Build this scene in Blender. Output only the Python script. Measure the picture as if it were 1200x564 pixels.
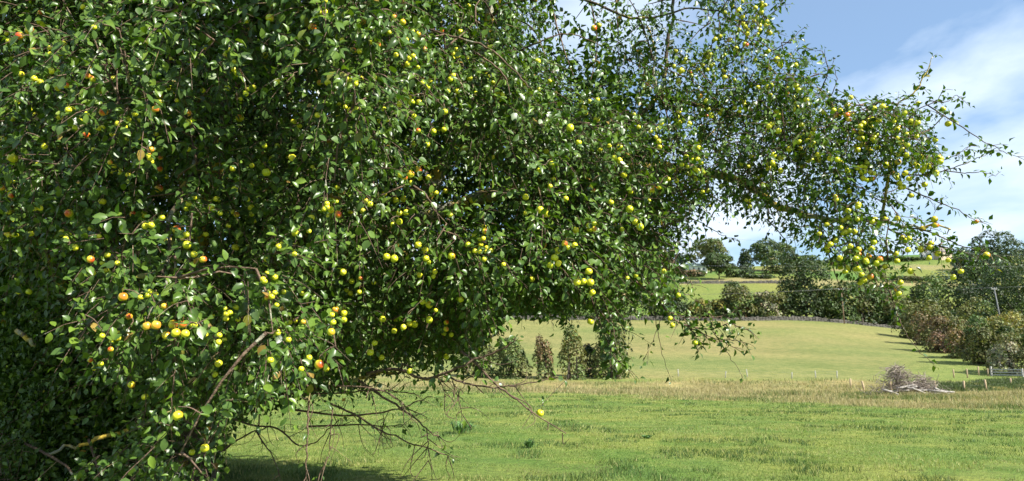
import bpy, math, random
import numpy as np
from mathutils import Vector, Matrix

# ------------------------------------------------------------------ camera, sky, sun, exposure
for o in list(bpy.data.objects): bpy.data.objects.remove(o)
scene = bpy.context.scene
col = scene.collection
W, H, F = 1200.0, 564.0, 867.0
CAM = np.array([0.0, 0.0, 1.6]); PITCH = math.radians(9.37)
cd = bpy.data.cameras.new('camera'); cam = bpy.data.objects.new('camera', cd); col.objects.link(cam)
cd.sensor_width = 36; cd.lens = F / W * 36; cd.clip_start = .05; cd.clip_end = 9000
cam.location = CAM; cam.rotation_euler = (math.pi / 2 + PITCH, 0, 0)
cd.dof.use_dof = True; cd.dof.focus_distance = 5.2; cd.dof.aperture_fstop = 5.0
scene.camera = cam

SUN_AZ, SUN_EL = math.radians(121), math.radians(41)        # azimuth from the view direction (+Y) towards +X
TOSUN = np.array([math.sin(SUN_AZ) * math.cos(SUN_EL), math.cos(SUN_AZ) * math.cos(SUN_EL), math.sin(SUN_EL)])
ld = bpy.data.lights.new('sun', 'SUN'); ld.energy = 5.0; ld.angle = math.radians(.53); ld.color = (1, .955, .87)
sun = bpy.data.objects.new('sun', ld); col.objects.link(sun); sun.location = (20, -20, 40)
sun.rotation_euler = Vector(TOSUN).to_track_quat('Z', 'Y').to_euler()

world = bpy.data.worlds.new('World'); scene.world = world; world.use_nodes = True
wn, wl = world.node_tree.nodes, world.node_tree.links
wn.clear()
wo = wn.new('ShaderNodeOutputWorld'); bg = wn.new('ShaderNodeBackground')
sky = wn.new('ShaderNodeTexSky'); sky.sky_type = 'NISHITA'; sky.sun_disc = False
sky.sun_elevation = SUN_EL; sky.sun_rotation = SUN_AZ; sky.air_density = 1.0; sky.dust_density = .3; sky.ozone_density = 1.0
tc = wn.new('ShaderNodeTexCoord'); sep = wn.new('ShaderNodeSeparateXYZ'); wl.new(tc.outputs['Generated'], sep.inputs[0])
def wmath(op, a, b):
    n = wn.new('ShaderNodeMath'); n.operation = op
    for i, v in enumerate((a, b)):
        if isinstance(v, (int, float)): n.inputs[i].default_value = v
        else: wl.new(v, n.inputs[i])
    return n.outputs[0]
den = wmath('ADD', wmath('MAXIMUM', sep.outputs[2], 0.0), .22)
cmb = wn.new('ShaderNodeCombineXYZ')
wl.new(wmath('DIVIDE', sep.outputs[0], den), cmb.inputs[0]); wl.new(wmath('DIVIDE', sep.outputs[1], den), cmb.inputs[1])
mp = wn.new('ShaderNodeMapping'); mp.inputs['Location'].default_value = (3.1, 1.7, 0); mp.inputs['Scale'].default_value = (1.0, .75, 1)
wl.new(cmb.outputs[0], mp.inputs[0])
nz = wn.new('ShaderNodeTexNoise'); nz.inputs['Scale'].default_value = 1.5; nz.inputs['Detail'].default_value = 7
nz.inputs['Roughness'].default_value = .52; nz.inputs['Distortion'].default_value = .35
wl.new(mp.outputs[0], nz.inputs['Vector'])
cr = wn.new('ShaderNodeValToRGB'); wl.new(nz.outputs[0], cr.inputs[0])
cr.color_ramp.elements[0].position = .43; cr.color_ramp.elements[0].color = (.28, .28, .28, 1)
cr.color_ramp.elements[1].position = .62; cr.color_ramp.elements[1].color = (.95, .95, .95, 1)
mx = wn.new('ShaderNodeMixRGB'); wl.new(cr.outputs[0], mx.inputs[0]); hs = wn.new('ShaderNodeHueSaturation'); hs.inputs['Saturation'].default_value = 1.45; hs.inputs['Value'].default_value = 1.25; wl.new(sky.outputs[0], hs.inputs['Color']); wl.new(hs.outputs[0], mx.inputs[1])
mx.inputs[2].default_value = (7.4, 8.5, 9.8, 1)
bg.inputs[1].default_value = .056
wl.new(mx.outputs[0], bg.inputs[0]); wl.new(bg.outputs[0], wo.inputs[0])

vs = scene.view_settings
vs.view_transform = 'Standard'; vs.look = 'None'; vs.exposure = 1.3; vs.gamma = 1; vs.use_curve_mapping = False
scene.render.engine = 'CYCLES'
scene.cycles.max_bounces = 6; scene.cycles.transparent_max_bounces = 4
scene.cycles.diffuse_bounces = 3; scene.cycles.glossy_bounces = 2; scene.cycles.transmission_bounces = 3

rng = np.random.default_rng(11)
random.seed(5)
UP = np.array([0, 0, 1.0])

# ------------------------------------------------------------------ helpers
def at(px, py, Y):
    """pixel + distance along the ground -> point"""
    px = np.asarray(px, float); py = np.asarray(py, float); Y = np.asarray(Y, float)
    u = (px - W / 2) / F; v = (H / 2 - py) / F
    dy = math.cos(PITCH) - v * math.sin(PITCH); dz = math.sin(PITCH) + v * math.cos(PITCH)
    k = Y / dy
    return np.stack([CAM[0] + u * k, Y + 0 * k, CAM[2] + dz * k], -1)

def project(P):
    d = np.asarray(P, float) - CAM
    f = d[..., 1] * math.cos(PITCH) + d[..., 2] * math.sin(PITCH)
    v = -d[..., 1] * math.sin(PITCH) + d[..., 2] * math.cos(PITCH)
    return W / 2 + F * d[..., 0] / f, H / 2 - F * v / f, f

def norm(v):
    v = np.asarray(v, float)
    return v / np.maximum(np.linalg.norm(v, axis=-1, keepdims=True), 1e-9)

def vnoise(x, y, s=1.0, seed=0):
    """value noise 0..1"""
    x = np.asarray(x, float) * s + seed * 17.3; y = np.asarray(y, float) * s + seed * 9.1
    xi = np.floor(x).astype(np.int64); yi = np.floor(y).astype(np.int64); fx = x - xi; fy = y - yi
    fx = fx * fx * (3 - 2 * fx); fy = fy * fy * (3 - 2 * fy)
    def h(a, b):
        n = (a * 374761393 + b * 668265263 + seed * 974711) & 0x7fffffff
        n = ((n ^ (n >> 13)) * 1274126177) & 0x7fffffff
        return ((n ^ (n >> 16)) & 0xffff) / 65535.0
    return (h(xi, yi) * (1 - fx) + h(xi + 1, yi) * fx) * (1 - fy) + (h(xi, yi + 1) * (1 - fx) + h(xi + 1, yi + 1) * fx) * fy

def sstep(a, b, x):
    t = np.clip((np.asarray(x, float) - a) / (b - a), 0, 1); return t * t * (3 - 2 * t)

class MB:
    def __init__(s): s.v = []; s.t = []; s.a = {}; s.n = 0
    def add(s, v, t, **attrs):
        v = np.asarray(v, float).reshape(-1, 3); t = np.asarray(t, int).reshape(-1, 3)
        s.v.append(v); s.t.append(t + s.n); s.n += len(v)
        for k, a in attrs.items():
            s.a.setdefault(k, []).append(np.broadcast_to(np.asarray(a, float).reshape(-1, 1) if np.ndim(a) < 2 else a, (len(v), 1 if np.ndim(a) < 2 else np.shape(a)[1])))
    def mesh(s, name, mat, smooth=True, off=(0, 0, 0)):
        me = bpy.data.meshes.new(name)
        v = np.concatenate(s.v) - np.asarray(off); t = np.concatenate(s.t)
        me.vertices.add(len(v)); me.vertices.foreach_set('co', v.astype(np.float32).ravel())
        me.loops.add(t.size); me.loops.foreach_set('vertex_index', t.astype(np.int32).ravel())
        me.polygons.add(len(t)); me.polygons.foreach_set('loop_start', np.arange(0, t.size, 3, dtype=np.int32))
        me.polygons.foreach_set('use_smooth', np.full(len(t), smooth))
        for k, a in s.a.items():
            a = np.concatenate(a)
            if a.shape[1] == 1:
                at_ = me.attributes.new(k, 'FLOAT', 'POINT'); at_.data.foreach_set('value', a.astype(np.float32).ravel())
            else:
                at_ = me.attributes.new(k, 'FLOAT_COLOR', 'POINT')
                at_.data.foreach_set('color', np.concatenate([a, np.ones((len(a), 1))], 1).astype(np.float32).ravel())
        me.update(calc_edges=True)
        me.materials.append(mat)
        return me
    def build(s, name, mat, parent=None, smooth=True, loc=None):
        """verts are in world space; loc = world position of the parent (or of the object's own origin)"""
        off = np.zeros(3) if loc is None else np.asarray(loc, float)
        o = bpy.data.objects.new(name, s.mesh(name, mat, smooth, off)); col.objects.link(o)
        if parent is not None: o.parent = parent
        elif loc is not None: o.location = off
        return o

def empty(name, loc, rz=0):
    o = bpy.data.objects.new(name, None); o.location = loc; o.rotation_euler = (0, 0, rz); o.empty_display_size = .3
    col.objects.link(o); return o

def tag(o, label=None, cat=None, group=None, kind=None):
    if label: o['label'] = label
    if cat: o['category'] = cat
    if group: o['group'] = group
    if kind: o['kind'] = kind
    return o

def tube(pts, rad, sides=5, cap=True):
    pts = np.asarray(pts, float); n = len(pts); rad = np.broadcast_to(np.asarray(rad, float), (n,))
    tg = norm(np.gradient(pts, axis=0))
    ref = np.array([1.0, 0, 0]) if abs(tg[0][0]) < .8 else np.array([0, 1.0, 0])
    a = norm(np.cross(tg, ref)); b = np.cross(tg, a)
    th = np.arange(sides) / sides * 2 * math.pi
    v = pts[:, None] + rad[:, None, None] * (np.cos(th)[None, :, None] * a[:, None] + np.sin(th)[None, :, None] * b[:, None])
    v = v.reshape(-1, 3)
    i = np.arange(n - 1)[:, None] * sides; j = np.arange(sides)[None]; k = (j + 1) % sides
    q = np.stack([i + j, i + k, i + sides + k, i + sides + j], -1).reshape(-1, 4)
    t = np.concatenate([q[:, [0, 1, 2]], q[:, [0, 2, 3]]])
    if cap:
        v = np.concatenate([v, pts[:1], pts[-1:]]); c0 = n * sides; c1 = c0 + 1; e = (n - 1) * sides
        jj = np.arange(sides); kk = (jj + 1) % sides
        t = np.concatenate([t, np.stack([np.full(sides, c0), kk, jj], 1), np.stack([np.full(sides, c1), e + jj, e + kk], 1)])
    return v, t

def box(c, s, rz=0, R=None):
    c = np.asarray(c, float); s = np.asarray(s, float) / 2
    v = np.array([[x, y, z] for x in (-1, 1) for y in (-1, 1) for z in (-1, 1)], float) * s
    if R is None:
        cz, sz = math.cos(rz), math.sin(rz); R = np.array([[cz, -sz, 0], [sz, cz, 0], [0, 0, 1]])
    v = v @ np.asarray(R).T + c
    t = [(0, 1, 3), (0, 3, 2), (4, 6, 7), (4, 7, 5), (0, 4, 5), (0, 5, 1), (2, 3, 7), (2, 7, 6), (0, 2, 6), (0, 6, 4), (1, 5, 7), (1, 7, 3)]
    return v, np.array(t)

def spline(pts, per=6):
    """Catmull-Rom through points (any dimension)"""
    p = np.asarray(pts, float)
    if len(p) < 3: 
        t = np.linspace(0, 1, per + 1)[:, None]; return p[0] * (1 - t) + p[-1] * t
    p = np.concatenate([2 * p[:1] - p[1:2], p, 2 * p[-1:] - p[-2:-1]])
    out = []
    for i in range(1, len(p) - 2):
        t = np.linspace(0, 1, per, endpoint=False)[:, None]
        a, b, c, d = p[i - 1], p[i], p[i + 1], p[i + 2]
        out.append(.5 * (2 * b + (c - a) * t + (2 * a - 5 * b + 4 * c - d) * t ** 2 + (3 * b - a - 3 * c + d) * t ** 3))
    out.append(p[-2:-1]); return np.concatenate(out)

# ------------------------------------------------------------------ materials
class NT:
    def __init__(s, name):
        s.m = bpy.data.materials.new(name); s.m.use_nodes = True; s.nt = s.m.node_tree; s.nt.nodes.clear()
        s.out = s.nt.nodes.new('ShaderNodeOutputMaterial')
    def n(s, t, **kw):
        x = s.nt.nodes.new('ShaderNode' + t)
        for k, v in kw.items():
            if k.startswith('_'): setattr(x, k[1:], v)
            else: s.set(x, k.replace('_', ' '), v)
        return x
    def set(s, x, k, v):
        i = x.inputs[k] if not k.isdigit() else x.inputs[int(k)]
        if isinstance(v, bpy.types.NodeSocket): s.nt.links.new(v, i)
        else: i.default_value = v
    def noise(s, scale, detail=4, vec=None, rough=.55):
        x = s.n('TexNoise', Scale=scale, Detail=float(detail), Roughness=rough)
        if vec is not None: s.nt.links.new(vec, x.inputs['Vector'])
        return x.outputs[0]
    def attr(s, name, out='Fac'): return s.n('Attribute', _attribute_name=name).outputs[out]
    def ramp(s, f, stops):
        r = s.n('ValToRGB'); s.nt.links.new(f, r.inputs[0]); e = r.color_ramp.elements
        while len(e) < len(stops): e.new(.5)
        for q, (p, c) in zip(e, stops): q.position = p; q.color = (*c, 1) if len(c) == 3 else c
        return r.outputs[0]
    def mix(s, f, a, b, mode='MIX'):
        x = s.n('MixRGB', _blend_type=mode)
        for i, v in enumerate((f, a, b)):
            if isinstance(v, bpy.types.NodeSocket): s.nt.links.new(v, x.inputs[i])
            elif i == 0: x.inputs[0].default_value = v
            else: x.inputs[i].default_value = (*v, 1)
        return x.outputs[0]
    def math(s, op, a, b=0.0):
        x = s.n('Math', _operation=op)
        for i, v in enumerate((a, b)):
            if isinstance(v, bpy.types.NodeSocket): s.nt.links.new(v, x.inputs[i])
            else: x.inputs[i].default_value = v
        return x.outputs[0]
    def pos(s): return s.n('NewGeometry').outputs['Position']
    def princ(s, color, rough=.6, spec=.5, bump=None, bstr=.3, bdist=.02, **kw):
        p = s.n('BsdfPrincipled')
        for k, v in (('Base Color', color), ('Roughness', rough), ('Specular IOR Level', spec)):
            if isinstance(v, bpy.types.NodeSocket): s.nt.links.new(v, p.inputs[k])
            else: p.inputs[k].default_value = (*v, 1) if isinstance(v, tuple) else v
        for k, v in kw.items(): s.set(p, k.replace('_', ' '), v)
        if bump is not None:
            b = s.n('Bump', Strength=bstr, Distance=bdist, Height=bump); s.nt.links.new(b.outputs[0], p.inputs['Normal'])
        return p.outputs[0]
    def done(s, sh): s.nt.links.new(sh, s.out.inputs[0]); return s.m

def mat_leaf(name, c_dark, c_mid, c_light, c_old, rough=.34, spec=.32, trans=.18, objrand=False):
    m = NT(name)
    r = m.attr('rnd') if not objrand else m.n('ObjectInfo').outputs['Random']
    c = m.ramp(r, [(0, c_dark), (.45, c_mid), (.93, c_light), (.975, c_old)])
    geo = m.n('NewGeometry')
    c2 = m.mix(geo.outputs['Backfacing'], c, m.mix(.25, c, (.12, .17, .06)))     # paler underside
    n = m.noise(60, 2, m.pos())
    c2 = m.mix(.35, c2, m.mix(1.0, c2, m.ramp(n, [(.3, (.55, .55, .55)), (.7, (1.35, 1.35, 1.2))]), 'MULTIPLY'))
    p = m.princ(c2, rough, spec)
    t = m.n('BsdfTranslucent'); m.nt.links.new(m.mix(1.0, c2, (1.5, 1.6, .5), 'MULTIPLY'), t.inputs[0])
    s = m.n('MixShader'); s.inputs[0].default_value = trans
    m.nt.links.new(p, s.inputs[1]); m.nt.links.new(t.outputs[0], s.inputs[2])
    return m.done(s.outputs[0])

APL = ((.012, .034, .006), (.040, .098, .009), (.135, .215, .015), (.30, .17, .04))
M_leaf = mat_leaf('apple_leaf', *APL)
M_leaf_o = mat_leaf('apple_leaf_single', *APL, objrand=True)

def mat_foliage(name):       # far foliage: albedo stored per leaf clump
    m = NT(name); c = m.attr('alb', 'Color')
    p = m.princ(c, .55, .3)
    t = m.n('BsdfTranslucent'); m.nt.links.new(m.mix(1.0, c, (1.4, 1.4, .6), 'MULTIPLY'), t.inputs[0])
    s = m.n('MixShader'); s.inputs[0].default_value = .2
    m.nt.links.new(p, s.inputs[1]); m.nt.links.new(t.outputs[0], s.inputs[2])
    return m.done(s.outputs[0])
M_fol = mat_foliage('far_foliage')

def mat_bark(name, c0, c1, lichen, amount):
    m = NT(name); P = m.pos()
    n1 = m.noise(28, 5, P); n2 = m.noise(9, 4, P, .65)
    c = m.ramp(n1, [(.3, c0), (.7, c1)])
    f = m.ramp(n2, [(amount, (0, 0, 0)), (amount + .07, (1, 1, 1))])
    f2 = m.ramp(m.noise(5, 3, P), [(.45, (0, 0, 0)), (.55, (1, 1, 1))])
    c = m.mix(m.math('MULTIPLY', f, .9), c, m.mix(f2, lichen, (.32, .32, .24)))
    return m.done(m.princ(c, .85, .25, bump=m.noise(45, 6, P), bstr=.9, bdist=.02))
M_bark = mat_bark('apple_bark', (.035, .026, .019), (.10, .075, .052), (.40, .30, .045), .50)
M_lichen = mat_bark('lichen_bark', (.06, .045, .03), (.15, .115, .075), (.50, .36, .05), .34)
M_twig = mat_bark('twig_bark', (.07, .045, .03), (.17, .115, .08), (.30, .25, .10), .58)
M_fbark = mat_bark('far_bark', (.04, .032, .025), (.10, .08, .06), (.2, .2, .15), .6)

def mat_apple():
    m = NT('apple_skin'); P = m.n('TexCoord').outputs['Object']
    base = m.ramp(m.attr('rnd'), [(0, (.38, .48, .022)), (.5, (.60, .60, .028)), (1, (.76, .56, .05))])
    n = m.math('MULTIPLY', m.math('SUBTRACT', m.noise(55, 4, P), .5), .55)
    f = m.ramp(m.math('ADD', m.attr('blush'), n), [(.42, (0, 0, 0)), (.95, (1, 1, 1))])
    c = m.mix(f, base, (.60, .075, .02))
    c = m.mix(m.math('MULTIPLY', m.ramp(m.noise(9, 5, P, .7), [(.58, (0, 0, 0)), (.66, (1, 1, 1))]), .45), c, (.22, .17, .04))
    c = m.mix(m.math('MULTIPLY', m.attr('tip'), .85), c, (.10, .065, .02))
    return m.done(m.princ(c, .32, .5, Subsurface_Weight=.0))
M_apple = mat_apple()

def mat_plain(name, c0, c1, scale=3, rough=.8, bump=.3, spec=.3):
    m = NT(name); P = m.pos(); n = m.noise(scale, 5, P)
    return m.done(m.princ(m.ramp(n, [(.3, c0), (.7, c1)]), rough, spec, bump=m.noise(scale * 4, 5, P), bstr=bump))
M_wood = mat_plain('weathered_timber', (.30, .22, .13), (.46, .35, .22), 12)
M_grey = mat_plain('grey_timber', (.28, .27, .25), (.45, .44, .41), 10)
M_pole = mat_plain('pole_timber', (.19, .125, .075), (.22, .15, .10), 5)
M_steel = mat_plain('galvanised_steel', (.36, .38, .40), (.46, .48, .50), 4, .5)
M_wire = mat_plain('wire', (.12, .125, .13), (.18, .185, .19), 3, .5)
M_dkpole = mat_plain('dark_grey_timber', (.13, .135, .14), (.22, .225, .23), 5)
M_render = mat_plain('painted_wall', (.62, .60, .55), (.76, .74, .70), 1.5)
M_sheet = mat_plain('pale_green_sheeting', (.34, .44, .36), (.46, .55, .47), 2)
M_slate = mat_plain('slate_roof', (.12, .10, .10), (.22, .18, .17), 2)
M_brick = mat_plain('stone_wall', (.34, .27, .19), (.50, .41, .30), 2)
M_glass = mat_plain('window_glass', (.03, .035, .04), (.05, .055, .06), 2, .15, 0, .5)
M_stone = mat_plain('dry_stone', (.06, .056, .048), (.17, .155, .135), 1.2, .9, .6)
M_stick = mat_plain('dead_stick', (.15, .12, .095), (.33, .28, .235), 6)
M_log = mat_plain('bleached_log', (.14, .125, .11), (.34, .315, .28), 6)

def mat_ground():
    m = NT('meadow'); P = m.pos(); c = m.attr('alb', 'Color')
    n1 = m.noise(.9, 6, P, .6); n2 = m.noise(7, 5, P, .65); n3 = m.noise(45, 3, P)
    c = m.mix(1.0, c, m.ramp(n1, [(.28, (.66, .76, .60)), (.5, (1, 1, 1)), (.72, (1.30, 1.18, 1.15))]), 'MULTIPLY')
    c = m.mix(1.0, c, m.ramp(n2, [(.28, (.62, .68, .6)), (.5, (1, 1, 1)), (.75, (1.35, 1.28, 1.2))]), 'MULTIPLY')
    c = m.mix(.6, c, m.mix(1.0, c, m.ramp(n3, [(.3, (.5, .55, .5)), (.7, (1.4, 1.35, 1.3))]), 'MULTIPLY'))
    return m.done(m.princ(c, .95, .1, bump=m.math('ADD', n3, m.math('MULTIPLY', n2, 3.0)), bstr=.6, bdist=.05))
M_ground = mat_ground()
def mat_blade():
    m = NT('grass_blade'); c = m.attr('alb', 'Color')
    p = m.princ(c, .6, .25)
    t = m.n('BsdfTranslucent'); m.nt.links.new(m.mix(1.0, c, (1.3, 1.35, .8), 'MULTIPLY'), t.inputs[0])
    s = m.n('MixShader'); s.inputs[0].default_value = .3
    m.nt.links.new(p, s.inputs[1]); m.nt.links.new(t.outputs[0], s.inputs[2])
    return m.done(s.outputs[0])
M_blade = mat_blade()

# ------------------------------------------------------------------ terrain
PY = np.array([-4000, -50, 0, 12, 40, 68, 80, 95, 140, 200, 215, 285, 300, 400, 450, 600, 1200, 5000], float)
PZ = np.array([0, 0, 0, 0, -.45, -.95, -1.0, .15, 5.4, 12.7, 14.2, 32.0, 35.5, 56, 60, 58, 40, 20], float)
PX_ = np.linspace(-400, 1500, 3801); _z = np.interp(PX_, PY, PZ)
_k = np.hanning(25); _k /= _k.sum(); _zs = np.convolve(np.pad(_z, 12, 'edge'), _k, 'valid')
def ground(x, y):
    x = np.asarray(x, float); y = np.asarray(y, float)
    z = np.where(y < 1490, np.interp(y, PX_, _zs), np.interp(y, PY, PZ))
    far = sstep(10, 60, y); b = sstep(85, 130, y)
    z = z + far * .5 * (vnoise(x, y, .03, 1) - .5) + sstep(5, 20, y) * .12 * (vnoise(x, y, .21, 2) - .5)
    z = z - sstep(100, 190, y) * (1 - sstep(230, 300, y)) * 3.6 * sstep(.36, .62, x / np.maximum(y, 1))
    return z + b * 9 * (vnoise(x, y, .009, 3) - .5) * sstep(210, 300, y)
def hit(px, py):
    """pixel -> point on the terrain"""
    d = at(px, py, 1.0) - CAM
    Y = np.geomspace(3, 1400, 6000)
    P = CAM + d * Y[:, None]
    under = P[:, 2] < ground(P[:, 0], P[:, 1])
    i = int(np.argmax(under)) if under.any() else len(Y) - 1
    return np.array([P[i, 0], P[i, 1], float(ground(P[i, 0], P[i, 1]))])
def gz(x, y): return float(ground(x, y))

def near_edge(x, y):      # where the short pasture gives way to rough straw-coloured grass
    a = x / np.maximum(y, 1)
    e = np.interp(a, [-.8, -.1, .0, .25, .46, .7, 1.2], [60, 60, 56, 46, 39, 33, 30])
    return e + 9 * (vnoise(x, y, .12, 5) - .5) + 5 * (vnoise(x, y, .5, 6) - .5)
def rough_mask(x, y):
    e = near_edge(x, y)
    f = 87 + 5 * (vnoise(x, y, .15, 7) - .5)
    return sstep(e - 3, e + 3, y) * (1 - sstep(f - 2, f + 2, y))

G_PAST = np.array([.14, .182, .042]); G_DARK = np.array([.085, .15, .028]); G_STRAW = np.array([.23, .19, .085])
G_MOWN = np.array([.17, .174, .064]); G_UP = np.array([.13, .165, .042])
def ground_albedo(x, y):
    n = vnoise(x, y, .35, 11) * .6 + vnoise(x, y, 1.3, 12) * .4
    c = G_PAST + (n - .5)[:, None] * np.array([.11, .06, .015])
    d = sstep(.56, .75, vnoise(x, y, .6, 13) * .6 + vnoise(x, y, 2.1, 14) * .4)
    c = c * (1 - .65 * d[:, None]) + G_DARK * .65 * d[:, None]
    r = rough_mask(x, y) * (.55 + .45 * vnoise(x, y, .25, 15))
    c = c * (1 - r[:, None]) + (G_STRAW * (.75 + .5 * vnoise(x, y, .4, 16))[:, None]) * r[:, None]
    m = sstep(86, 92, y) * (1 - sstep(199, 204, y))
    rowt = (vnoise(x * .25 + y, y * .1, .25, 18) - .5)
    mc = G_MOWN + (vnoise(x, y, .05, 17) - .5)[:, None] * np.array([.09, .03, .03]) + rowt[:, None] * np.array([.05, .035, .015]) + (vnoise(x, y, .16, 44) - .5)[:, None] * np.array([.025, .015, .01])
    g = np.clip(sstep(.48, .60, x / np.maximum(y, 1)), 0, 1)[:, None] * .6      # lusher in the corner by the hedge
    mc = mc * (1 - g) + np.array([.14, .19, .045]) * g
    c = c * (1 - m[:, None]) + mc * m[:, None]
    u = sstep(201, 206, y)
    y = y + 16 * (vnoise(x, y, .035, 52) - .5) + 6 * (vnoise(x, y, .15, 53) - .5)
    uc = G_UP + (vnoise(x, y, .03, 19) - .5)[:, None] * np.array([.12, .04, .02])
    tan_ = (sstep(283, 286, y) * (1 - sstep(298, 304, y)) + .8 * sstep(345, 350, y) * (1 - sstep(362, 370, y)))[:, None]
    uc = uc * (1 - tan_) + np.array([.22, .195, .09]) * tan_
    c = c * (1 - u[:, None]) + uc * u[:, None]
    return np.clip(c, .01, 1)

ang = np.concatenate([np.linspace(-180, -46, 40), np.linspace(-44, 44, 320), np.linspace(46, 180, 40)])
ang = np.radians(np.unique(ang)); rad = np.concatenate([[.02, .5, 1, 2], np.geomspace(3, 60, 170), np.geomspace(61.5, 460, 150), np.geomspace(480, 6000, 14)])
A_, R_ = np.meshgrid(ang, rad); gx = (np.sin(A_) * R_).ravel(); gy = (np.cos(A_) * R_).ravel()
b = MB(); na = len(ang); i = (np.arange(len(rad) - 1)[:, None] * na + np.arange(na - 1)[None]).ravel()
b.add(np.stack([gx, gy, ground(gx, gy)], 1), np.concatenate([np.stack([i, i + 1, i + na + 1], 1), np.stack([i, i + na + 1, i + na], 1)]), alb=ground_albedo(gx, gy))
tag(b.build('ground', M_ground), kind='structure')

# ------------------------------------------------------------------ grass
def blades(n, x, y, h, w, colr, lean=.5):
    z = ground(x, y); th = rng.uniform(0, 2 * math.pi, n)
    s = np.stack([np.cos(th), np.sin(th), np.zeros(n)], 1) * (w / 2)[:, None]
    th2 = rng.uniform(0, 2 * math.pi, n); l = rng.uniform(.1, lean, n) * h
    base = np.stack([x, y, z - .01], 1)
    tip = base + np.stack([np.cos(th2) * l, np.sin(th2) * l, h], 1)
    v = np.stack([base - s, base + s, tip], 1).reshape(-1, 3)
    return v, np.arange(3 * n).reshape(-1, 3), np.repeat(colr, 3, 0)

N = 330000
yy = 7.5 * (62 / 7.5) ** (rng.random(N) ** .92); xx = yy * rng.uniform(-.86, .86, N)
keep = rng.random(N) > rough_mask(xx, yy) * .7
xx, yy = xx[keep], yy[keep]; n = len(xx)
cl = vnoise(xx, yy, .7, 13) * .5 + vnoise(xx, yy, 2.3, 14) * .5
tuft = sstep(.55, .68, cl); mid = vnoise(xx, yy, .30, 11) * .5 + vnoise(xx, yy, 1.1, 12) * .5
patch = sstep(.62, .8, vnoise(xx, yy, .22, 33) * .6 + vnoise(xx, yy, .9, 34) * .4)      # broad lusher, darker patches
bare = sstep(.74, .84, vnoise(xx, yy, 1.2, 35))
h = (.025 + .03 * rng.random(n)) * (.6 + .8 * mid) + tuft * .08 * rng.random(n)
h *= np.where(yy > 20, 1.0 + (yy - 20) * .012, 1) * (1 - .6 * bare)
w = (.006 + .007 * rng.random(n)) * np.maximum(1, yy / 11)
c = np.array([.142, .202, .042]) + (mid - .5)[:, None] * np.array([.20, .15, .05])
c = c * (1 - .7 * patch[:, None]) + np.array([.085, .14, .036]) * .7 * patch[:, None]
c = c * (1 - .85 * tuft[:, None]) + np.array([.045, .092, .025]) * .85 * tuft[:, None]
c = c * (1 - .6 * bare[:, None]) + np.array([.20, .155, .08]) * .6 * bare[:, None]
dry = (rng.random(n) < .10 + .32 * sstep(.5, .75, mid) * (1 - tuft))[:, None]
c = np.clip(np.where(dry, np.array([.33, .31, .13]), c), .02, 1) * rng.uniform(.6, 1.35, (n, 1))
b = MB(); v, t, cc = blades(n, xx, yy, h, w, c, .9); b.add(v, t, alb=cc)
tag(b.build('pasture_grass', M_blade, smooth=False), 'short bright green grazed grass of the near pasture', 'grass', kind='stuff')

N = 210000
yy = 24 * (90 / 24) ** (rng.random(N) ** .9); xx = yy * rng.uniform(-.86, .86, N)
k = rng.random(N) < rough_mask(xx, yy) * (.25 + .75 * sstep(.35, .6, vnoise(xx, yy, .3, 21))); xx, yy = xx[k], yy[k]; n = len(xx)
h = (.16 + .28 * rng.random(n)) * (.5 + .9 * vnoise(xx, yy, .3, 22)) * np.interp(yy, [25, 50, 85], [.5, .9, 1.15])
w = (.012 + .012 * rng.random(n)) * np.maximum(1, yy / 25)
gr = (vnoise(xx, yy, .22, 23) * .6 + vnoise(xx, yy, .8, 24) * .4 + .3 * rng.random(n) > .76)[:, None]
c = np.where(gr, np.array([.10, .14, .04]), np.array([.30, .26, .13])) * rng.uniform(.6, 1.3, (n, 1))
b = MB(); v, t, cc = blades(n, xx, yy, h, w, c, .7); b.add(v, t, alb=cc)
tag(b.build('rough_grass', M_blade, smooth=False), 'tall straw coloured rough grass in a band along the fence', 'grass', kind='stuff')

# nettles and rank weeds behind the near fence, right
N = 26000
px = rng.uniform(1078, 1260, N); dd = rng.uniform(0, 1, N)
Pf = np.array([hit(p, 462 - (p - 1040) * .03) for p in np.linspace(1078, 1260, 12)])
bx = np.interp(px, np.linspace(1078, 1260, 12), Pf[:, 0]); by = np.interp(px, np.linspace(1078, 1260, 12), Pf[:, 1])
s = 1 + dd * .22; xx, yy = bx * s, by * s; n = N
h = (.25 + .5 * rng.random(n)) * (.35 + 1.0 * vnoise(xx, yy, .35, 25)) * sstep(0, .15, dd) ; w = .10 + .10 * rng.random(n)
c = np.array([.075, .105, .035]) * rng.uniform(.5, 1.5, (n, 1))
c = np.where((vnoise(xx, yy, .3, 26) > .68)[:, None], np.array([.30, .26, .10]) * rng.uniform(.7, 1.2, (n, 1)), c)
b = MB(); v, t, cc = blades(n, xx, yy, h, w, c, .8); b.add(v, t, alb=cc)
tag(b.build('nettle_bed', M_blade, smooth=False), 'dark green nettles and weeds behind the stake fence at right', 'weeds', kind='stuff')

# ------------------------------------------------------------------ far trees and bushes
def rand_dirs(n): return norm(rng.normal(size=(n, 3)))

def leaf_quads(P, Nn, size, colr):
    n = len(P); Nn = norm(Nn); a = norm(np.cross(Nn, rand_dirs(n))); bb = np.cross(Nn, a)
    s = np.broadcast_to(size, (n,))[:, None]
    v = np.stack([P - a * s * .55, P - bb * s * .34 + Nn * s * .1, P + a * s * .55, P + bb * s * .34 + Nn * s * .1], 1).reshape(-1, 3)
    i = np.arange(n)[:, None] * 4
    return v, np.concatenate([i + np.array([[0, 1, 2]]), i + np.array([[0, 2, 3]])]), np.repeat(colr, 4, 0)

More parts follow.
